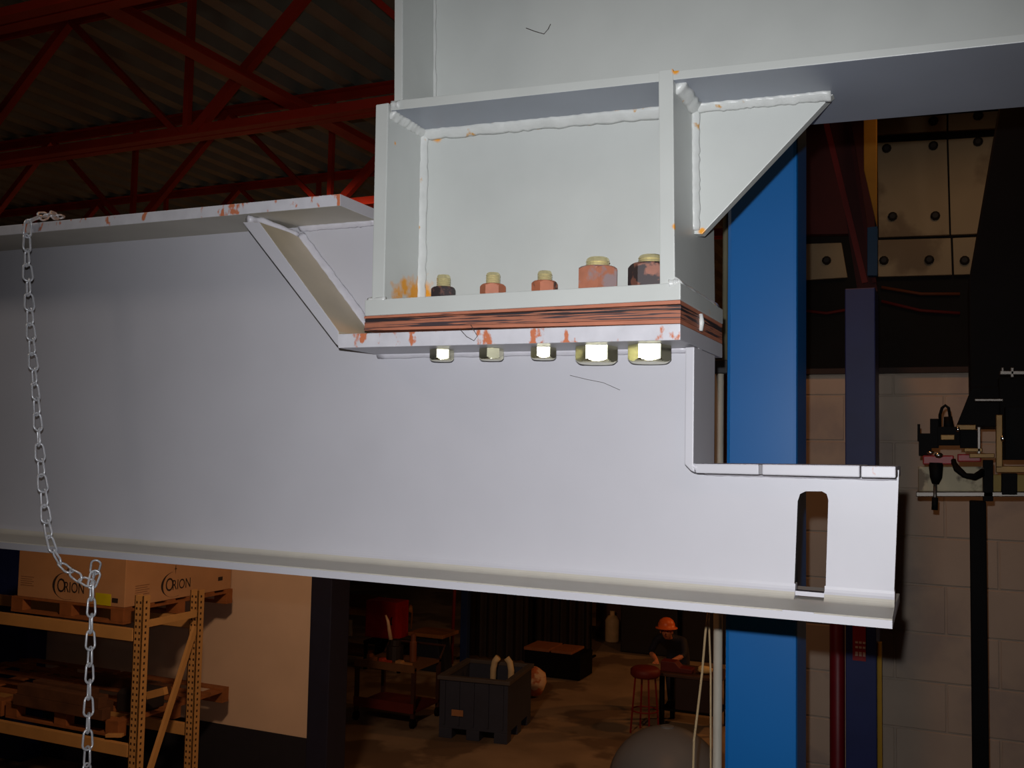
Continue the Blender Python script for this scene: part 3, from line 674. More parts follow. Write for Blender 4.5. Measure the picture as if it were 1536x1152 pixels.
# ================================================================== pallet rack at the left
RACK = mat('rack_tan', (206, 158, 96), 0.5, var=0.06, scale=6)
HOLE = mat('punched_hole', (60, 36, 18), 0.8)
YF, YRR = 6.9, 7.62
xu = at(204, 1000, YF).x                   # centre of the near upright
zb1 = at(195, 953, YF).z; zb2 = at(195, 1128, YF).z
t = thing('pallet_rack', 'tan pallet rack with punched uprights against the cream wall', 'rack', (xu, (YF + YRR) / 2, 0))
UW = 0.10
def upright(x, y, ztp):
    u = part('upright', MB().box(x - UW / 2, x + UW / 2, y, y + 0.012, 0, ztp).box(x + UW / 2 - 0.012, x + UW / 2, y, y + 0.09, 0, ztp).box(x - UW / 2, x - UW / 2 + 0.012, y, y + 0.09, 0, ztp), RACK, t, 0.002)
    z = ztp - 0.05; mb = MB()
    while z > 0.3:
        for s in (-0.022, 0.022): mb.box(x + s - 0.009, x + s + 0.009, y - 0.001, y + 0.004, z - 0.022, z)
        mb.box(x + UW / 2 - 0.004, x + UW / 2 + 0.001, y + 0.035, y + 0.055, z - 0.022, z)
        z -= 0.055
    h = part('punched_slots', mb, HOLE, u); h['kind'] = 'stuff'
ztp = at(204, 893, YF).z
upright(xu, YF, ztp); upright(xu, YRR, at(318, 888, YRR).z)
for zz, nm in ((zb1, 'shelf_beam'), (zb2, 'shelf_beam')):
    part(nm, MB().box(xu - 3.35, xu - UW / 2, YF - 0.01, YF + 0.04, zz - 0.05, zz + 0.06), RACK, t, 0.003)
    part(nm, MB().box(xu - 3.35, xu - UW / 2, YRR + 0.03, YRR + 0.08, zz - 0.05, zz + 0.06), RACK, t, 0.003)
part('side_brace', MB().box(xu + 0.02, xu + 0.045, YF + 0.05, YRR + 0.02, at(218, 938, YF).z - 0.035, at(218, 938, YF).z + 0.03), RACK, t, 0.002)
part('diagonal_brace', MB().bar((xu + 0.03, YRR, zb1 - 0.02), (xu + 0.03, YF + 0.06, zb1 - 1.55), 0.03, 0.06, (0, 0, 1)), RACK, t, 0.002)
upright(xu - 3.4, YF, ztp); upright(xu - 3.4, YRR, ztp)

# pallet and the two boxes on the upper level
WOOD = mat('pallet_wood', (150, 92, 48), 0.8, var=0.2, scale=8)
CARD = mat('carton', (196, 150, 108), 0.8, var=0.05, scale=5)
INK = mat('carton_ink', (46, 36, 34), 0.8)
zp = zb1 + 0.062
PY0 = YF + 0.10
px0, bx1 = at(17, 900, PY0).x, at(187, 900, PY0 + 0.02).x
px1 = bx1 + 0.012
def onside(px, py):              # a point of the carton's right face
    d = ray(px, py); return CAM + d * (bx1 / d.x)
PY1 = onside(346, 880).y + 0.02
pt = thing('pallet', 'wooden pallet on the top rack level under the printed cartons', 'pallet', ((px0 + px1) / 2, (PY0 + PY1) / 2, zp), 'pallets on the rack')
for k in range(3):
    yy = lerp(PY0, PY1 - 0.1, k / 2)
    for i in range(3):
        xx = lerp(px0, px1 - 0.16, i / 2); part('block', MB().box(xx, xx + 0.16, yy, yy + 0.1, zp + 0.02, zp + 0.11), WOOD, pt, 0.003)
    part('bottom_board', MB().box(px0, px1, yy, yy + 0.1, zp, zp + 0.02), WOOD, pt)
for i in range(3):
    xx = lerp(px0, px1 - 0.16, i / 2); part('stringer', MB().box(xx, xx + 0.16, PY0, PY1, zp + 0.11, zp + 0.13), WOOD, pt)
for k in range(6):
    yy = lerp(PY0, PY1 - 0.11, k / 5); part('deck_board', MB().box(px0, px1, yy, yy + 0.11, zp + 0.13, zp + 0.15), WOOD, pt, 0.002)
zc = zp + 0.152
ch = 0.62
bx0 = at(26, 890, PY0 + 0.02).x
def text_mesh(body, size, M, parent, origin, xdir, ydir, name='lettering', sx=1.0):
    cu = bpy.data.curves.new('t', 'FONT'); cu.body = body; cu.size = size; cu.align_x = 'CENTER'; cu.extrude = 0.0006; cu.resolution_u = 3
    o = bpy.data.objects.new('t', cu); COL.objects.link(o)
    me = bpy.data.meshes.new_from_object(o.evaluated_get(bpy.context.evaluated_depsgraph_get()))
    bpy.data.objects.remove(o, do_unlink=True)
    X, Yv = Vector(xdir), Vector(ydir); Zv = X.cross(Yv)
    mt = Matrix((X * sx, Yv, Zv)).transposed().to_4x4(); mt.translation = Vector(origin) - ORG[parent]
    me.transform(mt); me.materials.clear(); me.materials.append(M)
    o = bpy.data.objects.new(name, me); COL.objects.link(o); o.parent = parent; return o
def logo(parent, c, X, Yv, s):
    """crescent swoosh, four-pointed star and the word"""
    c, X, Yv = Vector(c), Vector(X), Vector(Yv); N = X.cross(Yv) * 0.0012
    mb = MB()
    for k in range(22):
        def pt(a, f):
            th = math.radians(100 + a * 190); w_ = 0.010 + 0.05 * math.sin(math.pi * min(1, a * 1.35 + 0.02)) if a < 0.72 else 0.010
            e = Vector((0.62 * math.cos(th), 0.42 * math.sin(th), 0)); return c + (X * (e.x * (1 - f * w_ * 1.8)) + Yv * (e.y * (1 - f * w_ * 0.4))) * s
        a, b = k / 22, (k + 1) / 22
        q = [pt(a, 0), pt(b, 0), pt(b, 1.5), pt(a, 1.5)]
        mb.hexa(q, [v + N for v in q])
    part('swoosh', mb, INK, parent)
    mb = MB(); o = c + Yv * 0.50 * s + X * 0.02 * s; st = []
    for k in range(8):
        r = (0.17 if k % 4 == 0 else 0.07) if k % 2 == 0 else 0.02
        st.append(o + (Yv * math.cos(k * math.pi / 4) + X * math.sin(k * math.pi / 4)) * r * s)
    mb.hexa(st, [v + N for v in st]); part('star', mb, INK, parent)
    text_mesh('O', 0.62 * s, INK, parent, c + X * (-0.24 * s) + Yv * (-0.2 * s) + N, X, Yv, sx=0.75)
    text_mesh('RION', 0.46 * s, INK, parent, c + X * (0.32 * s) + Yv * (-0.18 * s) + N, X, Yv, sx=0.78)
def fine_print(parent, c, X, Yv, s):
    c, X, Yv = Vector(c), Vector(X), Vector(Yv); N = X.cross(Yv) * 0.001; mb = MB()
    for k in range(5):
        q = [c + Yv * (-k * 0.035 * s), c + Yv * (-k * 0.035 * s) + X * (0.3 - 0.04 * (k % 2)) * s, c + Yv * (-k * 0.035 * s + 0.010 * s) + X * (0.3 - 0.04 * (k % 2)) * s, c + Yv * (-k * 0.035 * s + 0.010 * s)]
        mb.hexa(q, [v + N for v in q])
    part('fine_print', mb, mat('faint_ink', (150, 108, 76), 0.8), parent)
def carton(x0, x1, y0, y1, label):
    b = thing('carton', label, 'carton', ((x0 + x1) / 2, (y0 + y1) / 2, zc), 'printed cartons on the rack')
    part('box', MB().box(x0, x1, y0, y1, zc, zc + ch), CARD, b, 0.006)
    part('packing_tape', MB().box(x0 + 0.01, x1 - 0.01, (y0 + y1) / 2 - 0.03, (y0 + y1) / 2 + 0.03, zc + ch, zc + ch + 0.001), mat('tape', (180, 140, 100), 0.4), b)
    return b
yfr = PY0 + 0.02
ybk = PY1 - 0.02
ca = carton(bx0, bx1, yfr, ybk, 'large tan carton with a yellow sticker below the chain knot')
zl = max(at(105, 887, yfr).z, zc + 0.145)
logo(ca, (at(100, 887, yfr).x, yfr - 0.001, zl), (1, 0, 0), (0, 0, 1), 0.31)
fine_print(ca, (at(31, 880, yfr).x, yfr - 0.001, zl + 0.05), (1, 0, 0), (0, 0, 1), 0.6)
s0, s1 = at(144, 889, yfr), at(166, 909, yfr)
part('sticker', MB().box(s0.x, s1.x, yfr - 0.003, yfr - 0.0005, s1.z, s0.z), mat('yellow_sticker', (214, 206, 20), 0.6), ca, label='yellow paper sticker')
part('mark', MB().box(at(168, 900, yfr).x, at(177, 900, yfr).x, yfr - 0.002, yfr - 0.0005, at(170, 904, yfr).z, at(170, 897, yfr).z), INK, ca, label='small dark print mark')
g = onside(262, 876); g.z = max(g.z, zc + 0.14)
logo(ca, (bx1 + 0.001, g.y, g.z), (0, 1, 0), (0, 0, 1), 0.30)
q = onside(203, 880); q.z = max(q.z, zc + 0.12); fine_print(ca, (bx1 + 0.001, q.y, q.z), (0, 1, 0), (0, 0, 1), 0.6)
q = onside(331, 868); q.z = max(q.z, zc + 0.05); part('mark', MB().box(bx1, bx1 + 0.001, q.y - 0.04, q.y + 0.03, q.z - 0.02, q.z + 0.02), INK, ca, label='small dark print mark')

# lower level: dark timbers and scrap
zl2 = zb2 + 0.062
pt2 = copy_tree(pt, None, label='dark loaded pallet on the lower rack level under the scrap timber'); pt2.location = (pt.location.x, pt.location.y, zl2)
pt3 = copy_tree(pt, None, label='wooden pallet on the lower rack level at the left picture edge'); pt3.location = (pt.location.x - (px1 - px0) - 0.06, pt.location.y, zl2)
TIM = mat('dark_timber', (92, 58, 34), 0.85, var=0.3, scale=5); TIM2 = mat('light_offcut', (196, 146, 84), 0.8)
zz = zl2 + 0.152
rr = random.Random(8)
descr = ['long dark timber lowest on the lower rack level', 'dark timber lying at a slant on the lower rack level', 'reddish plank on top of the lower rack timbers', 'short dark timber beside the near upright', 'dark timber at the back of the lower rack level', 'thin plank over the timbers near the left edge']
for k, d in enumerate(descr):
    a = rr.uniform(-0.03, 0.03); L_ = (1.2, 1.0, 1.1, 0.4, 1.1, 0.8)[k]; y = YF + 0.08 + (0.02, 0.20, 0.02, 0.36, 0.98, 0.20)[k]; z0 = zz + (0, 0, 0.101, 0, 0, 0.101)[k]
    cx = lerp(px0, px1, (0.5, 0.45, 0.5, 0.5, 0.42, 0.4)[k]); dx, dy = math.cos(a) * L_ / 2, math.sin(a) * L_ / 2
    single('timber', MB().bar((cx - dx, y - dy, z0 + 0.05), (cx + dx, y + dy, z0 + 0.05), 0.10, 0.10), TIM, d, 'timber', 0.004, group='timbers on the rack')
single('offcut', MB().bar(at(222, 1043, YF + 0.34), at(249, 1036, YF + 0.34), 0.05, 0.07), TIM2, 'pale wood offcut poking up right of the near upright', 'offcut', 0.004)
single('offcut', MB().bar(at(160, 1103, YF + 0.02), at(184, 1103, YF + 0.06), 0.05, 0.03), TIM2, 'small pale offcut left of the near upright low down', 'offcut', 0.004)
single('toolbox', MB().prismx([(YF + 0.36, zz), (YRR, zz), (YRR, zz + 0.17), (YRR - 0.05, zz + 0.2), (YF + 0.41, zz + 0.2), (YF + 0.36, zz + 0.17)], px1 - 0.30, px1 - 0.04), mat('dark_box', (36, 30, 30), 0.7), 'dark box at the rear of the lower rack level beside the upright', 'box', 0.01)

# ================================================================== things on the floor of the next bay
GREYT = mat('tank_grey', (162, 158, 152), 0.42, var=0.05, scale=4)
p = at(1001, 1090, 5.0); R_ = 0.30
t = thing('storage_tank', 'grey tank with domed top at the bottom edge beside the blue column', 'tank', (p.x, p.y, 0))
ztk = p.z
part('shell', MB().lathe([(R_, 0.02), (R_, ztk - 0.30)] + [(R_ * math.cos(a), ztk - 0.30 + 0.30 * math.sin(a)) for a in [i * math.pi / 24 for i in range(1, 12)]] + [(0.02, ztk)], (p.x, p.y, 0), 32), GREYT, t, smooth=True)
part('base_ring', MB().lathe([(R_ + 0.03, 0), (R_ + 0.03, 0.08), (R_ + 0.005, 0.10)], (p.x, p.y, 0), 32), BLK, t)
part('cap', MB().lathe([(0.035, ztk - 0.012), (0.035, ztk + 0.004), (0.02, ztk + 0.008)], (p.x, p.y, 0), 16), GREYT, t)

# bulk bin
BINM = mat('bin_plastic', (52, 58, 76), 0.6, var=0.08, scale=4)
A_ = atz(655, 1106, 0); Bp = atz(762, 1118, 0)
ux = (Bp - A_).normalized(); wbin = (Bp - A_).length; uy = Vector((-ux.y, ux.x, 0)); dbin = 1.15
hb_ = 0.80
t = thing('bulk_bin', 'dark slatted-foot plastic bulk bin standing on the shop floor', 'bin', A_ + ux * wbin / 2 + uy * dbin / 2)
def obox(u0, u1, v0, v1, z0, z1, mb=None):
    f = lambda u, v, z: A_ + ux * u + uy * v + Vector((0, 0, z))
    return (mb or MB()).hexa([f(u0, v0, z0), f(u1, v0, z0), f(u1, v1, z0), f(u0, v1, z0)], [f(u0, v0, z1), f(u1, v0, z1), f(u1, v1, z1), f(u0, v1, z1)])
part('floor_panel', obox(0.03, wbin - 0.03, 0.03, dbin - 0.03, 0.13, 0.17), BINM, t)
for (u0, u1, v0, v1) in ((0.02, wbin - 0.02, 0.02, 0.06), (0.02, wbin - 0.02, dbin - 0.06, dbin - 0.02), (0.02, 0.06, 0.06, dbin - 0.06), (wbin - 0.06, wbin - 0.02, 0.06, dbin - 0.06)):
    part('side_panel', obox(u0, u1, v0, v1, 0.13, hb_ - 0.04), BINM, t, 0.004)
mb = MB(); obox(-0.01, wbin + 0.01, -0.01, 0.07, hb_ - 0.05, hb_, mb); obox(-0.01, wbin + 0.01, dbin - 0.07, dbin + 0.01, hb_ - 0.05, hb_, mb); obox(-0.01, 0.07, 0.071, dbin - 0.071, hb_ - 0.05, hb_, mb); obox(wbin - 0.07, wbin + 0.01, 0.071, dbin - 0.071, hb_ - 0.05, hb_, mb)
part('rim', mb, mat('bin_rim', (84, 78, 76), 0.55), t, 0.006)
for i in range(3):
    for k in range(3):
        u = lerp(0.02, wbin - 0.20, i / 2); v = lerp(0.02, dbin - 0.20, k / 2); part('foot', obox(u, u + 0.18, v, v + 0.18, 0, 0.13), BINM, t, 0.006)
for i in range(5):
    u = lerp(0.08, wbin - 0.10, i / 4); part('rib', obox(u, u + 0.025, 0.0, 0.02, 0.18, hb_ - 0.06), BINM, t)
part('label_tag', obox(0.20, 0.36, -0.004, 0.0, 0.30, 0.38), mat('tag_tan', (170, 120, 80), 0.7), t, label='tan paper tag')
# two white sacks inside the bin
def inbin(u, v): return A_ + ux * u + uy * v
for k, (u, lab) in enumerate(((0.44, 'left pale bent tube end sticking out of the bulk bin'), (0.70, 'right pale bent tube end sticking out of the bulk bin'))):
    b0 = inbin(u, dbin - 0.15); s = 1 if k == 0 else -1
    single('bent_tube', MB().tube([b0 + Vector((0, 0, 0.175)), b0 + Vector((0, 0, 0.72)), b0 + Vector((0, 0, 0.82)) + ux * 0.02 * s, b0 + Vector((0, 0, 0.88)) + ux * 0.07 * s], 0.045, 10), mat('pale_tube', (230, 205, 160), 0.6), lab, 'tube', smooth=True, group='tube ends in the bin')

# cart with tools at the left
c0 = atz(530, 1080, 0)
t = thing('tool_cart', 'dark tool cart loaded with parts between the jamb and the bin', 'cart', c0 + Vector((0.45, 0.35, 0)))
DKM = mat('cart_dark', (62, 34, 26), 0.6, var=0.15)
cx0, cx1, cy0, cy1 = c0.x, c0.x + 0.95, c0.y, c0.y + 0.75
for (x, y) in ((cx0, cy0), (cx1 - 0.05, cy0), (cx0, cy1 - 0.05), (cx1 - 0.05, cy1 - 0.05)):
    part('post', MB().box(x, x + 0.05, y, y + 0.05, 0.13, 0.80), DKM, t)
    part('caster', MB().tube([(x + 0.005, y + 0.025, 0.065), (x + 0.045, y + 0.025, 0.065)], 0.065, 14), BLK, t)
part('bottom_tray', MB().box(cx0, cx1, cy0, cy1, 0.20, 0.23).box(cx0, cx1, cy0 - 0.015, cy0, 0.20, 0.33), mat('cart_red', (96, 30, 18), 0.6), t)
part('top_tray', MB().box(cx0, cx1, cy0, cy1, 0.76, 0.79).box(cx0, cx1, cy0 - 0.015, cy0, 0.74, 0.84), mat('cart_top', (110, 76, 48), 0.6), t)
part('handle', MB().tube([(cx0 + 0.02, cy1, 0.8), (cx0 + 0.02, cy1 + 0.15, 0.95), (cx1 - 0.02, cy1 + 0.15, 0.95), (cx1 - 0.02, cy1, 0.8)], 0.018, 8), DKM, t)
for k, (fx, fy, sx_, sz, c, lab) in enumerate(((0.12, 0.15, 0.12, 0.10, (150, 96, 56), 'tan bracket on the front left of the tool cart'), (0.35, 0.10, 0.16, 0.07, (170, 60, 36), 'orange-red block on the front edge of the tool cart'), (0.62, 0.12, 0.22, 0.06, (176, 130, 84), 'pale offcut on the right of the tool cart'), (0.30, 0.45, 0.24, 0.28, (40, 30, 28), 'dark motor standing on the tool cart'), (0.66, 0.5, 0.10, 0.38, (120, 66, 36), 'upright brown bar standing on the tool cart'))):
    x = lerp(cx0, cx1, fx); y = lerp(cy0, cy1, fy)
    if sz > 0.2: mb = MB().lathe([(sx_ / 2, 0), (sx_ / 2, sz * 0.7), (sx_ * 0.36, sz * 0.75), (sx_ * 0.36, sz)], (x + sx_ / 2, y + 0.05, 0.791), 14)
    else: mb = MB().prism([(x, 0.791), (x + sx_, 0.791), (x + sx_, 0.791 + sz * 0.55), (x + sx_ * 0.45, 0.791 + sz * 0.6), (x + sx_ * 0.35, 0.791 + sz), (x, 0.791 + sz)], y, y + 0.1)
    single('machine_part', mb, mat('cpart%d' % k, c, 0.6), lab, 'machine part', 0.004)
single('metal_lever', MB().tube([(lerp(cx0, cx1, .36), lerp(cy0, cy1, .5), 1.06), (lerp(cx0, cx1, .30), lerp(cy0, cy1, .5), 1.32), (lerp(cx0, cx1, .26), lerp(cy0, cy1, .5), 1.40)], [0.03, 0.022, 0.012], 10), mat('bright_lever', (220, 180, 140), 0.4), 'bright lever tip rising above the dark motor', 'lever', smooth=True)

# workbench and cabinets behind the cart
def zbox(pxa, pya, pxb, pyb, Y, d, M, name, label, cat, bevel=0.006, floor=False):
    a, b = at(pxa, pya, Y), at(pxb, pyb, Y)
    return single(name, MB().box(a.x, b.x, Y, Y + d, 0 if floor else b.z, a.z), M, label, cat, bevel)
YE = 14.5
def cabinet(pxa, pya, pxb, pyb, Y, d, M, label, cat='cabinet', name='cabinet', z0=None):
    a, b = at(pxa, pya, Y), at(pxb, pyb, Y); z0 = b.z if z0 is None else z0
    t = thing(name, label, cat, ((a.x + b.x) / 2, Y + d / 2, z0))
    part('body', MB().box(a.x, b.x, Y, Y + d, z0, a.z), M, t, 0.01)
    part('door', MB().box(a.x + 0.02, b.x - 0.02, Y - 0.015, Y - 0.001, z0 + 0.02, a.z - 0.02), M, t, 0.005)
    part('handle', MB().tube([(b.x - 0.08, Y - 0.015, (z0 + a.z) / 2 - 0.06), (b.x - 0.08, Y - 0.045, (z0 + a.z) / 2 - 0.05), (b.x - 0.08, Y - 0.045, (z0 + a.z) / 2 + 0.05), (b.x - 0.08, Y - 0.015, (z0 + a.z) / 2 + 0.06)], 0.01, 6), BLK, t)
    return t
REDC = mat('red_cabinet', (176, 20, 14), 0.5)
cabinet(549, 900, 594, 960, YE, 0.4, REDC, 'red metal cabinet against the dark equipment')
# stand under red cabinet
a, b = at(546, 960, YE), at(600, 960, YE)
t = thing('cabinet_stand', 'dark stand carrying the red cabinet', 'stand', ((a.x + b.x) / 2, YE + 0.2, 0))
for x in (a.x, b.x - 0.05):
    for y in (YE, YE + 0.35): part('leg', MB().box(x, x + 0.05, y, y + 0.05, 0, a.z - 0.05), BLK, t)
part('top', MB().box(a.x, b.x, YE - 0.02, YE + 0.42, a.z - 0.05, a.z - 0.002), BLK, t)
part('side_panel', MB().box(a.x + 0.06, b.x - 0.06, YE + 0.36, YE + 0.38, 0.1, a.z - 0.06), BLK, t)
# bench left edge with pale paper
a, b = at(505, 975, YE + 0.8), at(545, 975, YE + 0.8)
t = thing('work_bench', 'cluttered dark work bench beside the navy jamb', 'bench', ((a.x + b.x) / 2, YE + 1.1, 0))
part('bench_top', MB().box(a.x - 0.4, b.x, YE + 0.8, YE + 1.5, a.z - 0.05, a.z), mat('bench_wood', (90, 52, 30), 0.7), t, 0.005)
for x in (a.x - 0.36, b.x - 0.06):
    for y in (YE + 0.83, YE + 1.42): part('leg', MB().box(x, x + 0.06, y, y + 0.06, 0, a.z - 0.05), BLK, t)
part('shelf', MB().box(a.x - 0.4, b.x, YE + 1.3, YE + 1.5, at(520, 918, YE + 1.3).z - 0.04, at(520, 912, YE + 1.3).z), mat('shelf_ochre', (190, 130, 50), 0.6), t, 0.004, label='ochre shelf board')
part('back_board', MB().box(a.x - 0.4, b.x, YE + 1.5, YE + 1.53, 0.4, at(520, 890, YE + 1.5).z), mat('back_board', (120, 90, 66), 0.8), t)
q0, q1 = at(506, 928, YE + 1.45), at(526, 955, YE + 1.45)
single('paper_sheet', MB().box(q0.x, q1.x, YE + 1.485, YE + 1.499, q1.z, q0.z), mat('pale_paper', (236, 200, 150), 0.7), 'pale paper hanging below the ochre shelf', 'paper')
q = at(512, 962, YE + 1.0)
single('orange_cup', MB().lathe([(0.08, 0), (0.10, 0.16), (0.11, 0.20), (0.09, 0.20)], (q.x, YE + 1.0, a.z + 0.001), 16), mat('orange_plastic', (220, 110, 50), 0.5), 'orange pot on the bench next to the jamb', 'pot', smooth=True)
# ochre-topped table
a, b = at(612, 948, YE + 0.3), at(664, 948, YE + 0.3)
t = thing('machine_table', 'dark machine table with ochre top right of the red cabinet', 'table', ((a.x + b.x) / 2, YE + 0.6, 0))
part('top', MB().box(a.x, b.x, YE + 0.3, YE + 0.9, a.z - 0.06, a.z), mat('ochre_top', (150, 96, 44), 0.6), t, 0.01)
part('pedestal', MB().prism([(a.x + 0.06, 0), (b.x - 0.06, 0), (b.x - 0.14, a.z - 0.061), (a.x + 0.14, a.z - 0.061)], YE + 0.38, YE + 0.8), mat('machine_dkblue', (24, 30, 44), 0.6), t, 0.01)
q = at(613, 912, YE + 0.5)
part('work_lamp', MB().tube([(q.x, YE + 0.6, a.z), (q.x, YE + 0.62, q.z - 0.1), (q.x, YE + 0.5, q.z)], [0.015, 0.015, 0.07], 10), mat('lamp_ochre', (150, 96, 40), 0.5), t, smooth=True)
# blue post and red pole behind
a = at(690, 960, YE + 0.5); b = at(700, 960, YE + 0.5)
t = thing('machine_post', 'blue steel post left of the dark curtain', 'post', ((a.x + b.x) / 2, YE + 0.55, 0))
part('shaft', MB().box(a.x, b.x, YE + 0.5, YE + 0.62, 0.012, 4.2), mat('post_blue', (20, 44, 90), 0.5), t, 0.005)
part('foot_plate', MB().box(a.x - 0.05, b.x + 0.05, YE + 0.45, YE + 0.67, 0, 0.012), BLK, t)
q = at(680, 970, YE + 1.1)
single('red_pole', MB().tube([(q.x - 0.03, YE + 1.1, 0), (q.x + 0.03, YE + 1.1, 2.6)], 0.03, 8), mat('pole_red', (120, 26, 16), 0.6), 'thin dull red pole leaning beside the blue post', 'pole', smooth=True)
# dark welding curtains
CURT = mat('weld_curtain', (38, 26, 22), 0.7, var=0.15)
def curtain(pxa, pxb, pyb, Y, label):
    a, b = at(pxa, 950, Y), at(pxb, 950, Y); zb = max(0.05, at((pxa + pxb) / 2, pyb, Y).z); n = 40
    t = thing('welding_curtain', label, 'curtain', ((a.x + b.x) / 2, Y, 0), 'welding curtains')
    mb = MB(); fr = [(lerp(a.x, b.x, i / n), Y + 0.04 * math.sin(i * 1.1)) for i in range(n + 1)]
    ring = fr + [(x, y + 0.012) for x, y in fr[::-1]]
    mb.prismz(ring, zb, 2.35); part('cloth', mb, CURT, t)
    part('top_rail', MB().tube([(a.x - 0.03, Y, 2.36), (b.x + 0.03, Y, 2.36)], 0.02, 8), BLK, t)
    for x in (a.x - 0.03, b.x + 0.03):
        part('post', MB().tube([(x, Y, 0), (x, Y, 2.36)], 0.02, 8), BLK, t); part('foot', MB().box(x - 0.02, x + 0.02, Y - 0.25, Y + 0.25, 0, 0.03), BLK, t)
curtain(698, 792, 1000, 16.2, 'dark welding curtain directly behind the bulk bin')
curtain(796, 884, 1004, 17.2, 'dark welding curtain between the bin and the open aisle')
# crate, bag, far machinery
q = atz(815, 1016, 0)
t = thing('parts_crate', 'low dark crate with tan lid boards against the curtain', 'crate', (q.x + 0.15, q.y + 0.3, 0))
part('body', MB().box(q.x - 0.35, q.x + 0.65, q.y, q.y + 0.6, 0.02, 0.42), BLK, t, 0.01)
part('lid_board', MB().box(q.x - 0.36, q.x + 0.10, q.y - 0.01, q.y + 0.6, 0.421, 0.47), mat('lid_tan', (150, 92, 56), 0.7), t, 0.006)
part('lid_board', MB().box(q.x + 0.13, q.x + 0.50, q.y - 0.01, q.y + 0.6, 0.421, 0.46), mat('lid_tan', (150, 92, 56), 0.7), t, 0.006)
q = atz(803, 1046, 0)
single('scrap_bag', MB().blob((q.x, q.y, 0.24), (0.17, 0.15, 0.23), 2, 0.10, 3), mat('bag_orange', (190, 104, 60), 0.8, var=0.3, scale=6, second=(220, 180, 140), amount=0.4, sec_scale=5), 'crumpled orange and tan bag on the floor right of the bin', 'bag', smooth=True)
def machine(px, py, w_, h_, d_, M, label):
    q = atz(px, py, 0); t = thing('shop_machine', label, 'machine', (q.x + w_ / 2, q.y + d_ / 2, 0))
    part('base', MB().box(q.x, q.x + w_, q.y, q.y + d_, 0, h_ * 0.55), M, t, 0.03)
    part('column', MB().prismx([(q.y + d_ * 0.3, h_ * 0.551), (q.y + d_, h_ * 0.551), (q.y + d_, h_), (q.y + d_ * 0.5, h_)], q.x + w_ * 0.2, q.x + w_ * 0.7), M, t, 0.02)
    part('head', MB().box(q.x + w_ * 0.15, q.x + w_ * 0.75, q.y - 0.05, q.y + d_ * 0.49, h_ * 0.78, h_ * 0.98), M, t, 0.03)
    part('handwheel', MB().tube([(q.x + w_ * 0.45 + 0.12 * math.cos(i * math.pi / 8), q.y - 0.08, h_ * 0.68 + 0.12 * math.sin(i * math.pi / 8)) for i in range(16)], 0.012, 6, closed=True), BLK, t)
machine(930, 978, 1.1, 1.7, 1.0, mat('machine_dark', (34, 28, 26), 0.6), 'dark machine tool standing across the aisle left of the worker')
machine(1022, 990, 1.6, 2.2, 1.0, mat('machine_dark', (34, 28, 26), 0.6), 'dark machine tool behind the worker bench')
machine(893, 955, 1.0, 1.5, 0.8, mat('machine_brown', (96, 62, 44), 0.6), 'brown machine at the far end of the aisle')
q = atz(918, 962, 0)
single('pale_canister', MB().lathe([(0.13, 0), (0.14, 0.02), (0.14, 0.42), (0.09, 0.50), (0.05, 0.52), (0.05, 0.60)], (q.x, q.y, 0), 16), mat('pale_plastic', (230, 190, 140), 0.6), 'pale canister on the floor at the far end of the aisle', 'canister', smooth=True)

# ------------------------------------------------------------------ worker at a bench
YT = atz(1010, 1097, 0).y
a, b = at(985, 1024, YT), at(1082, 1024, YT)
zt_ = 0.76
t = thing('welding_bench', 'dark steel bench the stooping worker leans over', 'bench', ((a.x + b.x) / 2, YT + 0.35, 0))
part('bench_top', MB().box(a.x, b.x, YT, YT + 0.7, zt_ - 0.04, zt_), mat('bench_dark', (70, 44, 32), 0.6), t, 0.006)
for x in (a.x + 0.03, b.x - 0.09):
    for y in (YT + 0.03, YT + 0.6): part('leg', MB().box(x, x + 0.06, y, y + 0.06, 0, zt_ - 0.04), BLK, t)
part('lower_shelf', MB().box(a.x + 0.05, b.x - 0.05, YT + 0.05, YT + 0.65, 0.25, 0.28), BLK, t)
part('drawer_unit', MB().box(a.x + 0.25, b.x - 0.12, YT + 0.03, YT + 0.6, 0.285, zt_ - 0.045), mat('drawer_dark', (40, 22, 20), 0.6), t, 0.01)
q = at(1056, 1012, YT + 0.2)
single('glove', MB().blob((q.x, YT + 0.25, zt_ + 0.055), (0.11, 0.08, 0.055), 2, 0.15, 5), mat('pale_glove', (236, 206, 140), 0.8), 'pale crumpled glove on the bench near the cord', 'glove', smooth=True)
q = at(1016, 1010, YT + 0.2)
single('red_workpiece', MB().prism([(q.x - 0.22, zt_ + .001), (q.x + 0.22, zt_ + .001), (q.x + 0.22, zt_ + 0.06), (q.x + 0.05, zt_ + 0.07), (q.x - 0.02, zt_ + 0.14), (q.x - 0.22, zt_ + 0.14)], YT + 0.12, YT + 0.32), mat('dark_red_part', (96, 22, 18), 0.6), 'dark red workpiece on the bench in front of the worker', 'workpiece', 0.01)
YS = YT - 0.34; q = at(968, 1004, YS + 0.1)
t = thing('stool', 'dark red padded stool left of the bench', 'stool', (q.x, YS + 0.1, 0))
part('seat', MB().lathe([(0.17, 0), (0.20, 0.03), (0.20, 0.10), (0.16, 0.13)], (q.x, YS + 0.1, 0.74), 20), mat('stool_red', (104, 24, 18), 0.6), t, smooth=True)
for k in range(4):
    an = k * math.pi / 2 + 0.6; part('leg', MB().tube([(q.x + 0.14 * math.cos(an), YS + 0.1 + 0.14 * math.sin(an), 0.74), (q.x + 0.2 * math.cos(an), YS + 0.1 + 0.2 * math.sin(an), 0)], 0.014, 6), DKRED, t)
part('foot_ring', MB().tube([(q.x + 0.18 * math.cos(i * math.pi / 8), YS + 0.1 + 0.18 * math.sin(i * math.pi / 8), 0.3) for i in range(16)], 0.01, 6, closed=True), DKRED, t)

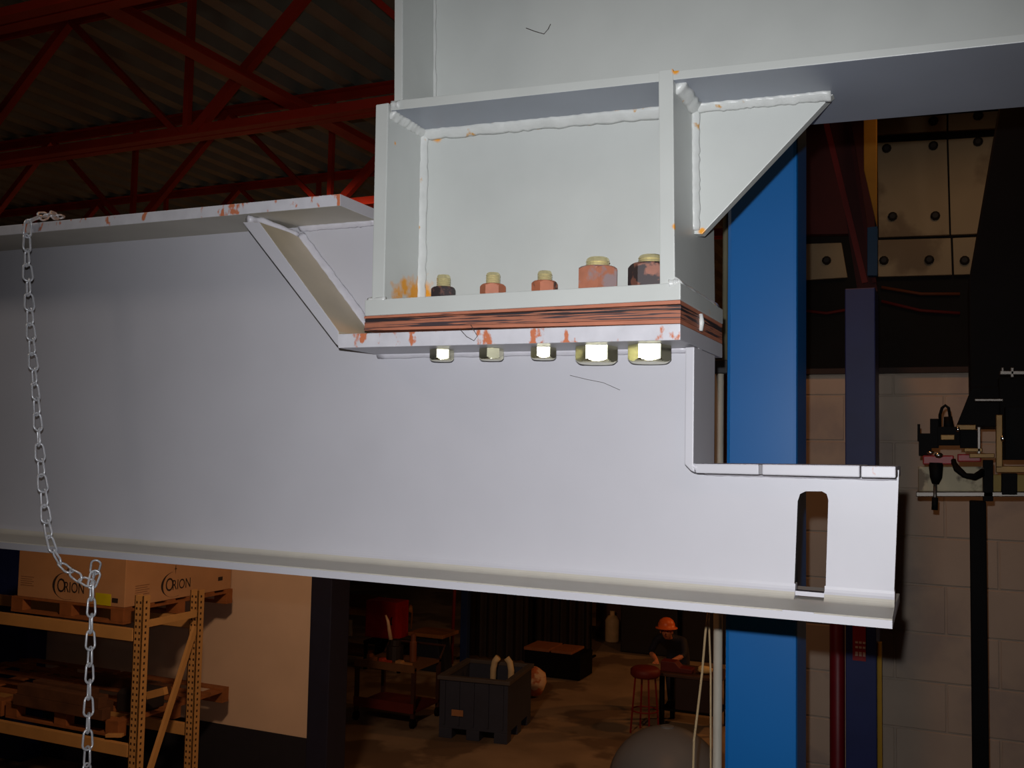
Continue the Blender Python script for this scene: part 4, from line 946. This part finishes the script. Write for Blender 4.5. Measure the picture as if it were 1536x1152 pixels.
# the worker: one skinned body, stooping over the bench from behind it
ph = at(1003, 940, YT + 1.0)
wx, wy = ph.x + 0.08, YT + 1.12
SKIN = mat('skin', (206, 130, 92), 0.6); SHIRT = mat('navy_shirt', (26, 26, 44), 0.8)
W = thing('person', 'person in an orange hard hat and dark shirt stooping over the bench', 'person', (wx, wy, 0))
sk = {'pel': ((0, 0.16, 0.88), .15), 'wst': ((0.0, 0.06, 0.98), .135), 'chs': ((-0.03, -0.16, 1.10), .15), 'nkb': ((-0.03, -0.29, 1.17), .075), 'nck': ((-0.03, -0.34, 1.20), .055), 'hdb': ((-0.03, -0.40, 1.24), .075), 'hdt': ((-0.03, -0.42, 1.34), .085),
      'sl': ((-0.22, -0.20, 1.14), .066), 'el': ((-0.28, -0.36, 0.94), .046), 'wl': ((-0.14, -0.56, 0.87), .032), 'hl': ((-0.12, -0.63, 0.86), .030),
      'sr': ((0.16, -0.20, 1.14), .066), 'er': ((0.22, -0.36, 0.94), .046), 'wr': ((0.08, -0.56, 0.87), .032), 'hr': ((0.06, -0.63, 0.86), .030),
      'hpl': ((-0.10, 0.16, 0.84), .10), 'kl': ((-0.11, 0.06, 0.46), .062), 'al': ((-0.11, 0.13, 0.09), .042), 'tl': ((-0.11, -0.04, 0.045), .038),
      'hpr': ((0.10, 0.16, 0.84), .10), 'kr': ((0.11, 0.06, 0.46), .062), 'ar': ((0.11, 0.13, 0.09), .042), 'tr': ((0.11, -0.04, 0.045), .038)}
sk = {k: ((v[0][0], v[0][1], v[0][2] * 0.93), v[1]) for k, v in sk.items()}
ed = [('pel', 'wst'), ('wst', 'chs'), ('chs', 'nkb'), ('nkb', 'nck'), ('nck', 'hdb'), ('hdb', 'hdt'), ('chs', 'sl'), ('sl', 'el'), ('el', 'wl'), ('wl', 'hl'), ('chs', 'sr'), ('sr', 'er'), ('er', 'wr'), ('wr', 'hr'),
      ('pel', 'hpl'), ('hpl', 'kl'), ('kl', 'al'), ('al', 'tl'), ('pel', 'hpr'), ('hpr', 'kr'), ('kr', 'ar'), ('ar', 'tr')]
# fingers
for s, h in ((-1, 'hl'), (1, 'hr')):
    hp = Vector(sk[h][0])
    for f in range(4):
        o1 = hp + Vector((0.018 * (f - 1.5), -0.035, -0.004)); o2 = o1 + Vector((0.004 * (f - 1.5), -0.045 + 0.006 * abs(f - 1.2), -0.018))
        sk['%sf%da' % (h, f)] = (tuple(o1), .011); sk['%sf%db' % (h, f)] = (tuple(o2), .009); ed += [(h, '%sf%da' % (h, f)), ('%sf%da' % (h, f), '%sf%db' % (h, f))]
    sk[h + 't'] = (tuple(hp + Vector((-s * 0.035, -0.01, -0.01))), .011); sk[h + 'u'] = (tuple(hp + Vector((-s * 0.045, -0.045, -0.02))), .009); ed += [(h, h + 't'), (h + 't', h + 'u')]
names = list(sk); me = bpy.data.meshes.new('body')
me.from_pydata([sk[n][0] for n in names], [(names.index(a), names.index(b)) for a, b in ed], [])
tmp = bpy.data.objects.new('body_tmp', me); COL.objects.link(tmp)
md = tmp.modifiers.new('skin', 'SKIN'); tmp.modifiers.new('sub', 'SUBSURF').levels = 2
for i, n in enumerate(names):
    me.skin_vertices[0].data[i].radius = (sk[n][1], sk[n][1]); me.skin_vertices[0].data[i].use_root = (n == 'pel')
bme = bpy.data.meshes.new_from_object(tmp.evaluated_get(bpy.context.evaluated_depsgraph_get()))
bpy.data.objects.remove(tmp, do_unlink=True)
bme.materials.clear()
for M in (SHIRT, SKIN, mat('work_trousers', (34, 36, 52), 0.8), BLK): bme.materials.append(M)
for p_ in bme.polygons:
    c = p_.center; p_.use_smooth = True
    if c.z > 1.08 and c.y < -0.325: p_.material_index = 1
    elif c.y < -0.43 and c.z < 1.05: p_.material_index = 1
    elif c.z < 0.10: p_.material_index = 3
    elif c.z < 0.88: p_.material_index = 2
bo = bpy.data.objects.new('body', bme); COL.objects.link(bo); bo.parent = W; ORG[bo] = ORG[W]
hc = Vector((wx - 0.03, wy - 0.425, 1.215))
part('hard_hat', MB().lathe([(0.135, 0.03), (0.16, 0.032), (0.158, 0.045), (0.125, 0.05), (0.12, 0.10), (0.095, 0.15), (0.05, 0.18), (0.01, 0.188)], tuple(hc), 24), mat('hat_orange', (240, 110, 40), 0.4), W, smooth=True, label='orange hard hat')
mb = MB(); mb.blob(tuple(hc + Vector((0, -0.088, -0.03))), (0.014, 0.022, 0.022), 1); part('nose', mb, SKIN, W, smooth=True)
for s in (-1, 1):
    part('eye', MB().blob(tuple(hc + Vector((s * 0.033, -0.078, 0.0))), (0.013, 0.008, 0.008), 1), BLK, W, smooth=True)
    part('ear', MB().blob(tuple(hc + Vector((s * 0.088, 0.0, -0.02))), (0.012, 0.022, 0.034), 1), SKIN, W, smooth=True)
part('mouth', MB().blob(tuple(hc + Vector((0, -0.078, -0.062))), (0.026, 0.008, 0.006), 1), mat('lips', (150, 70, 60), 0.6), W, smooth=True)
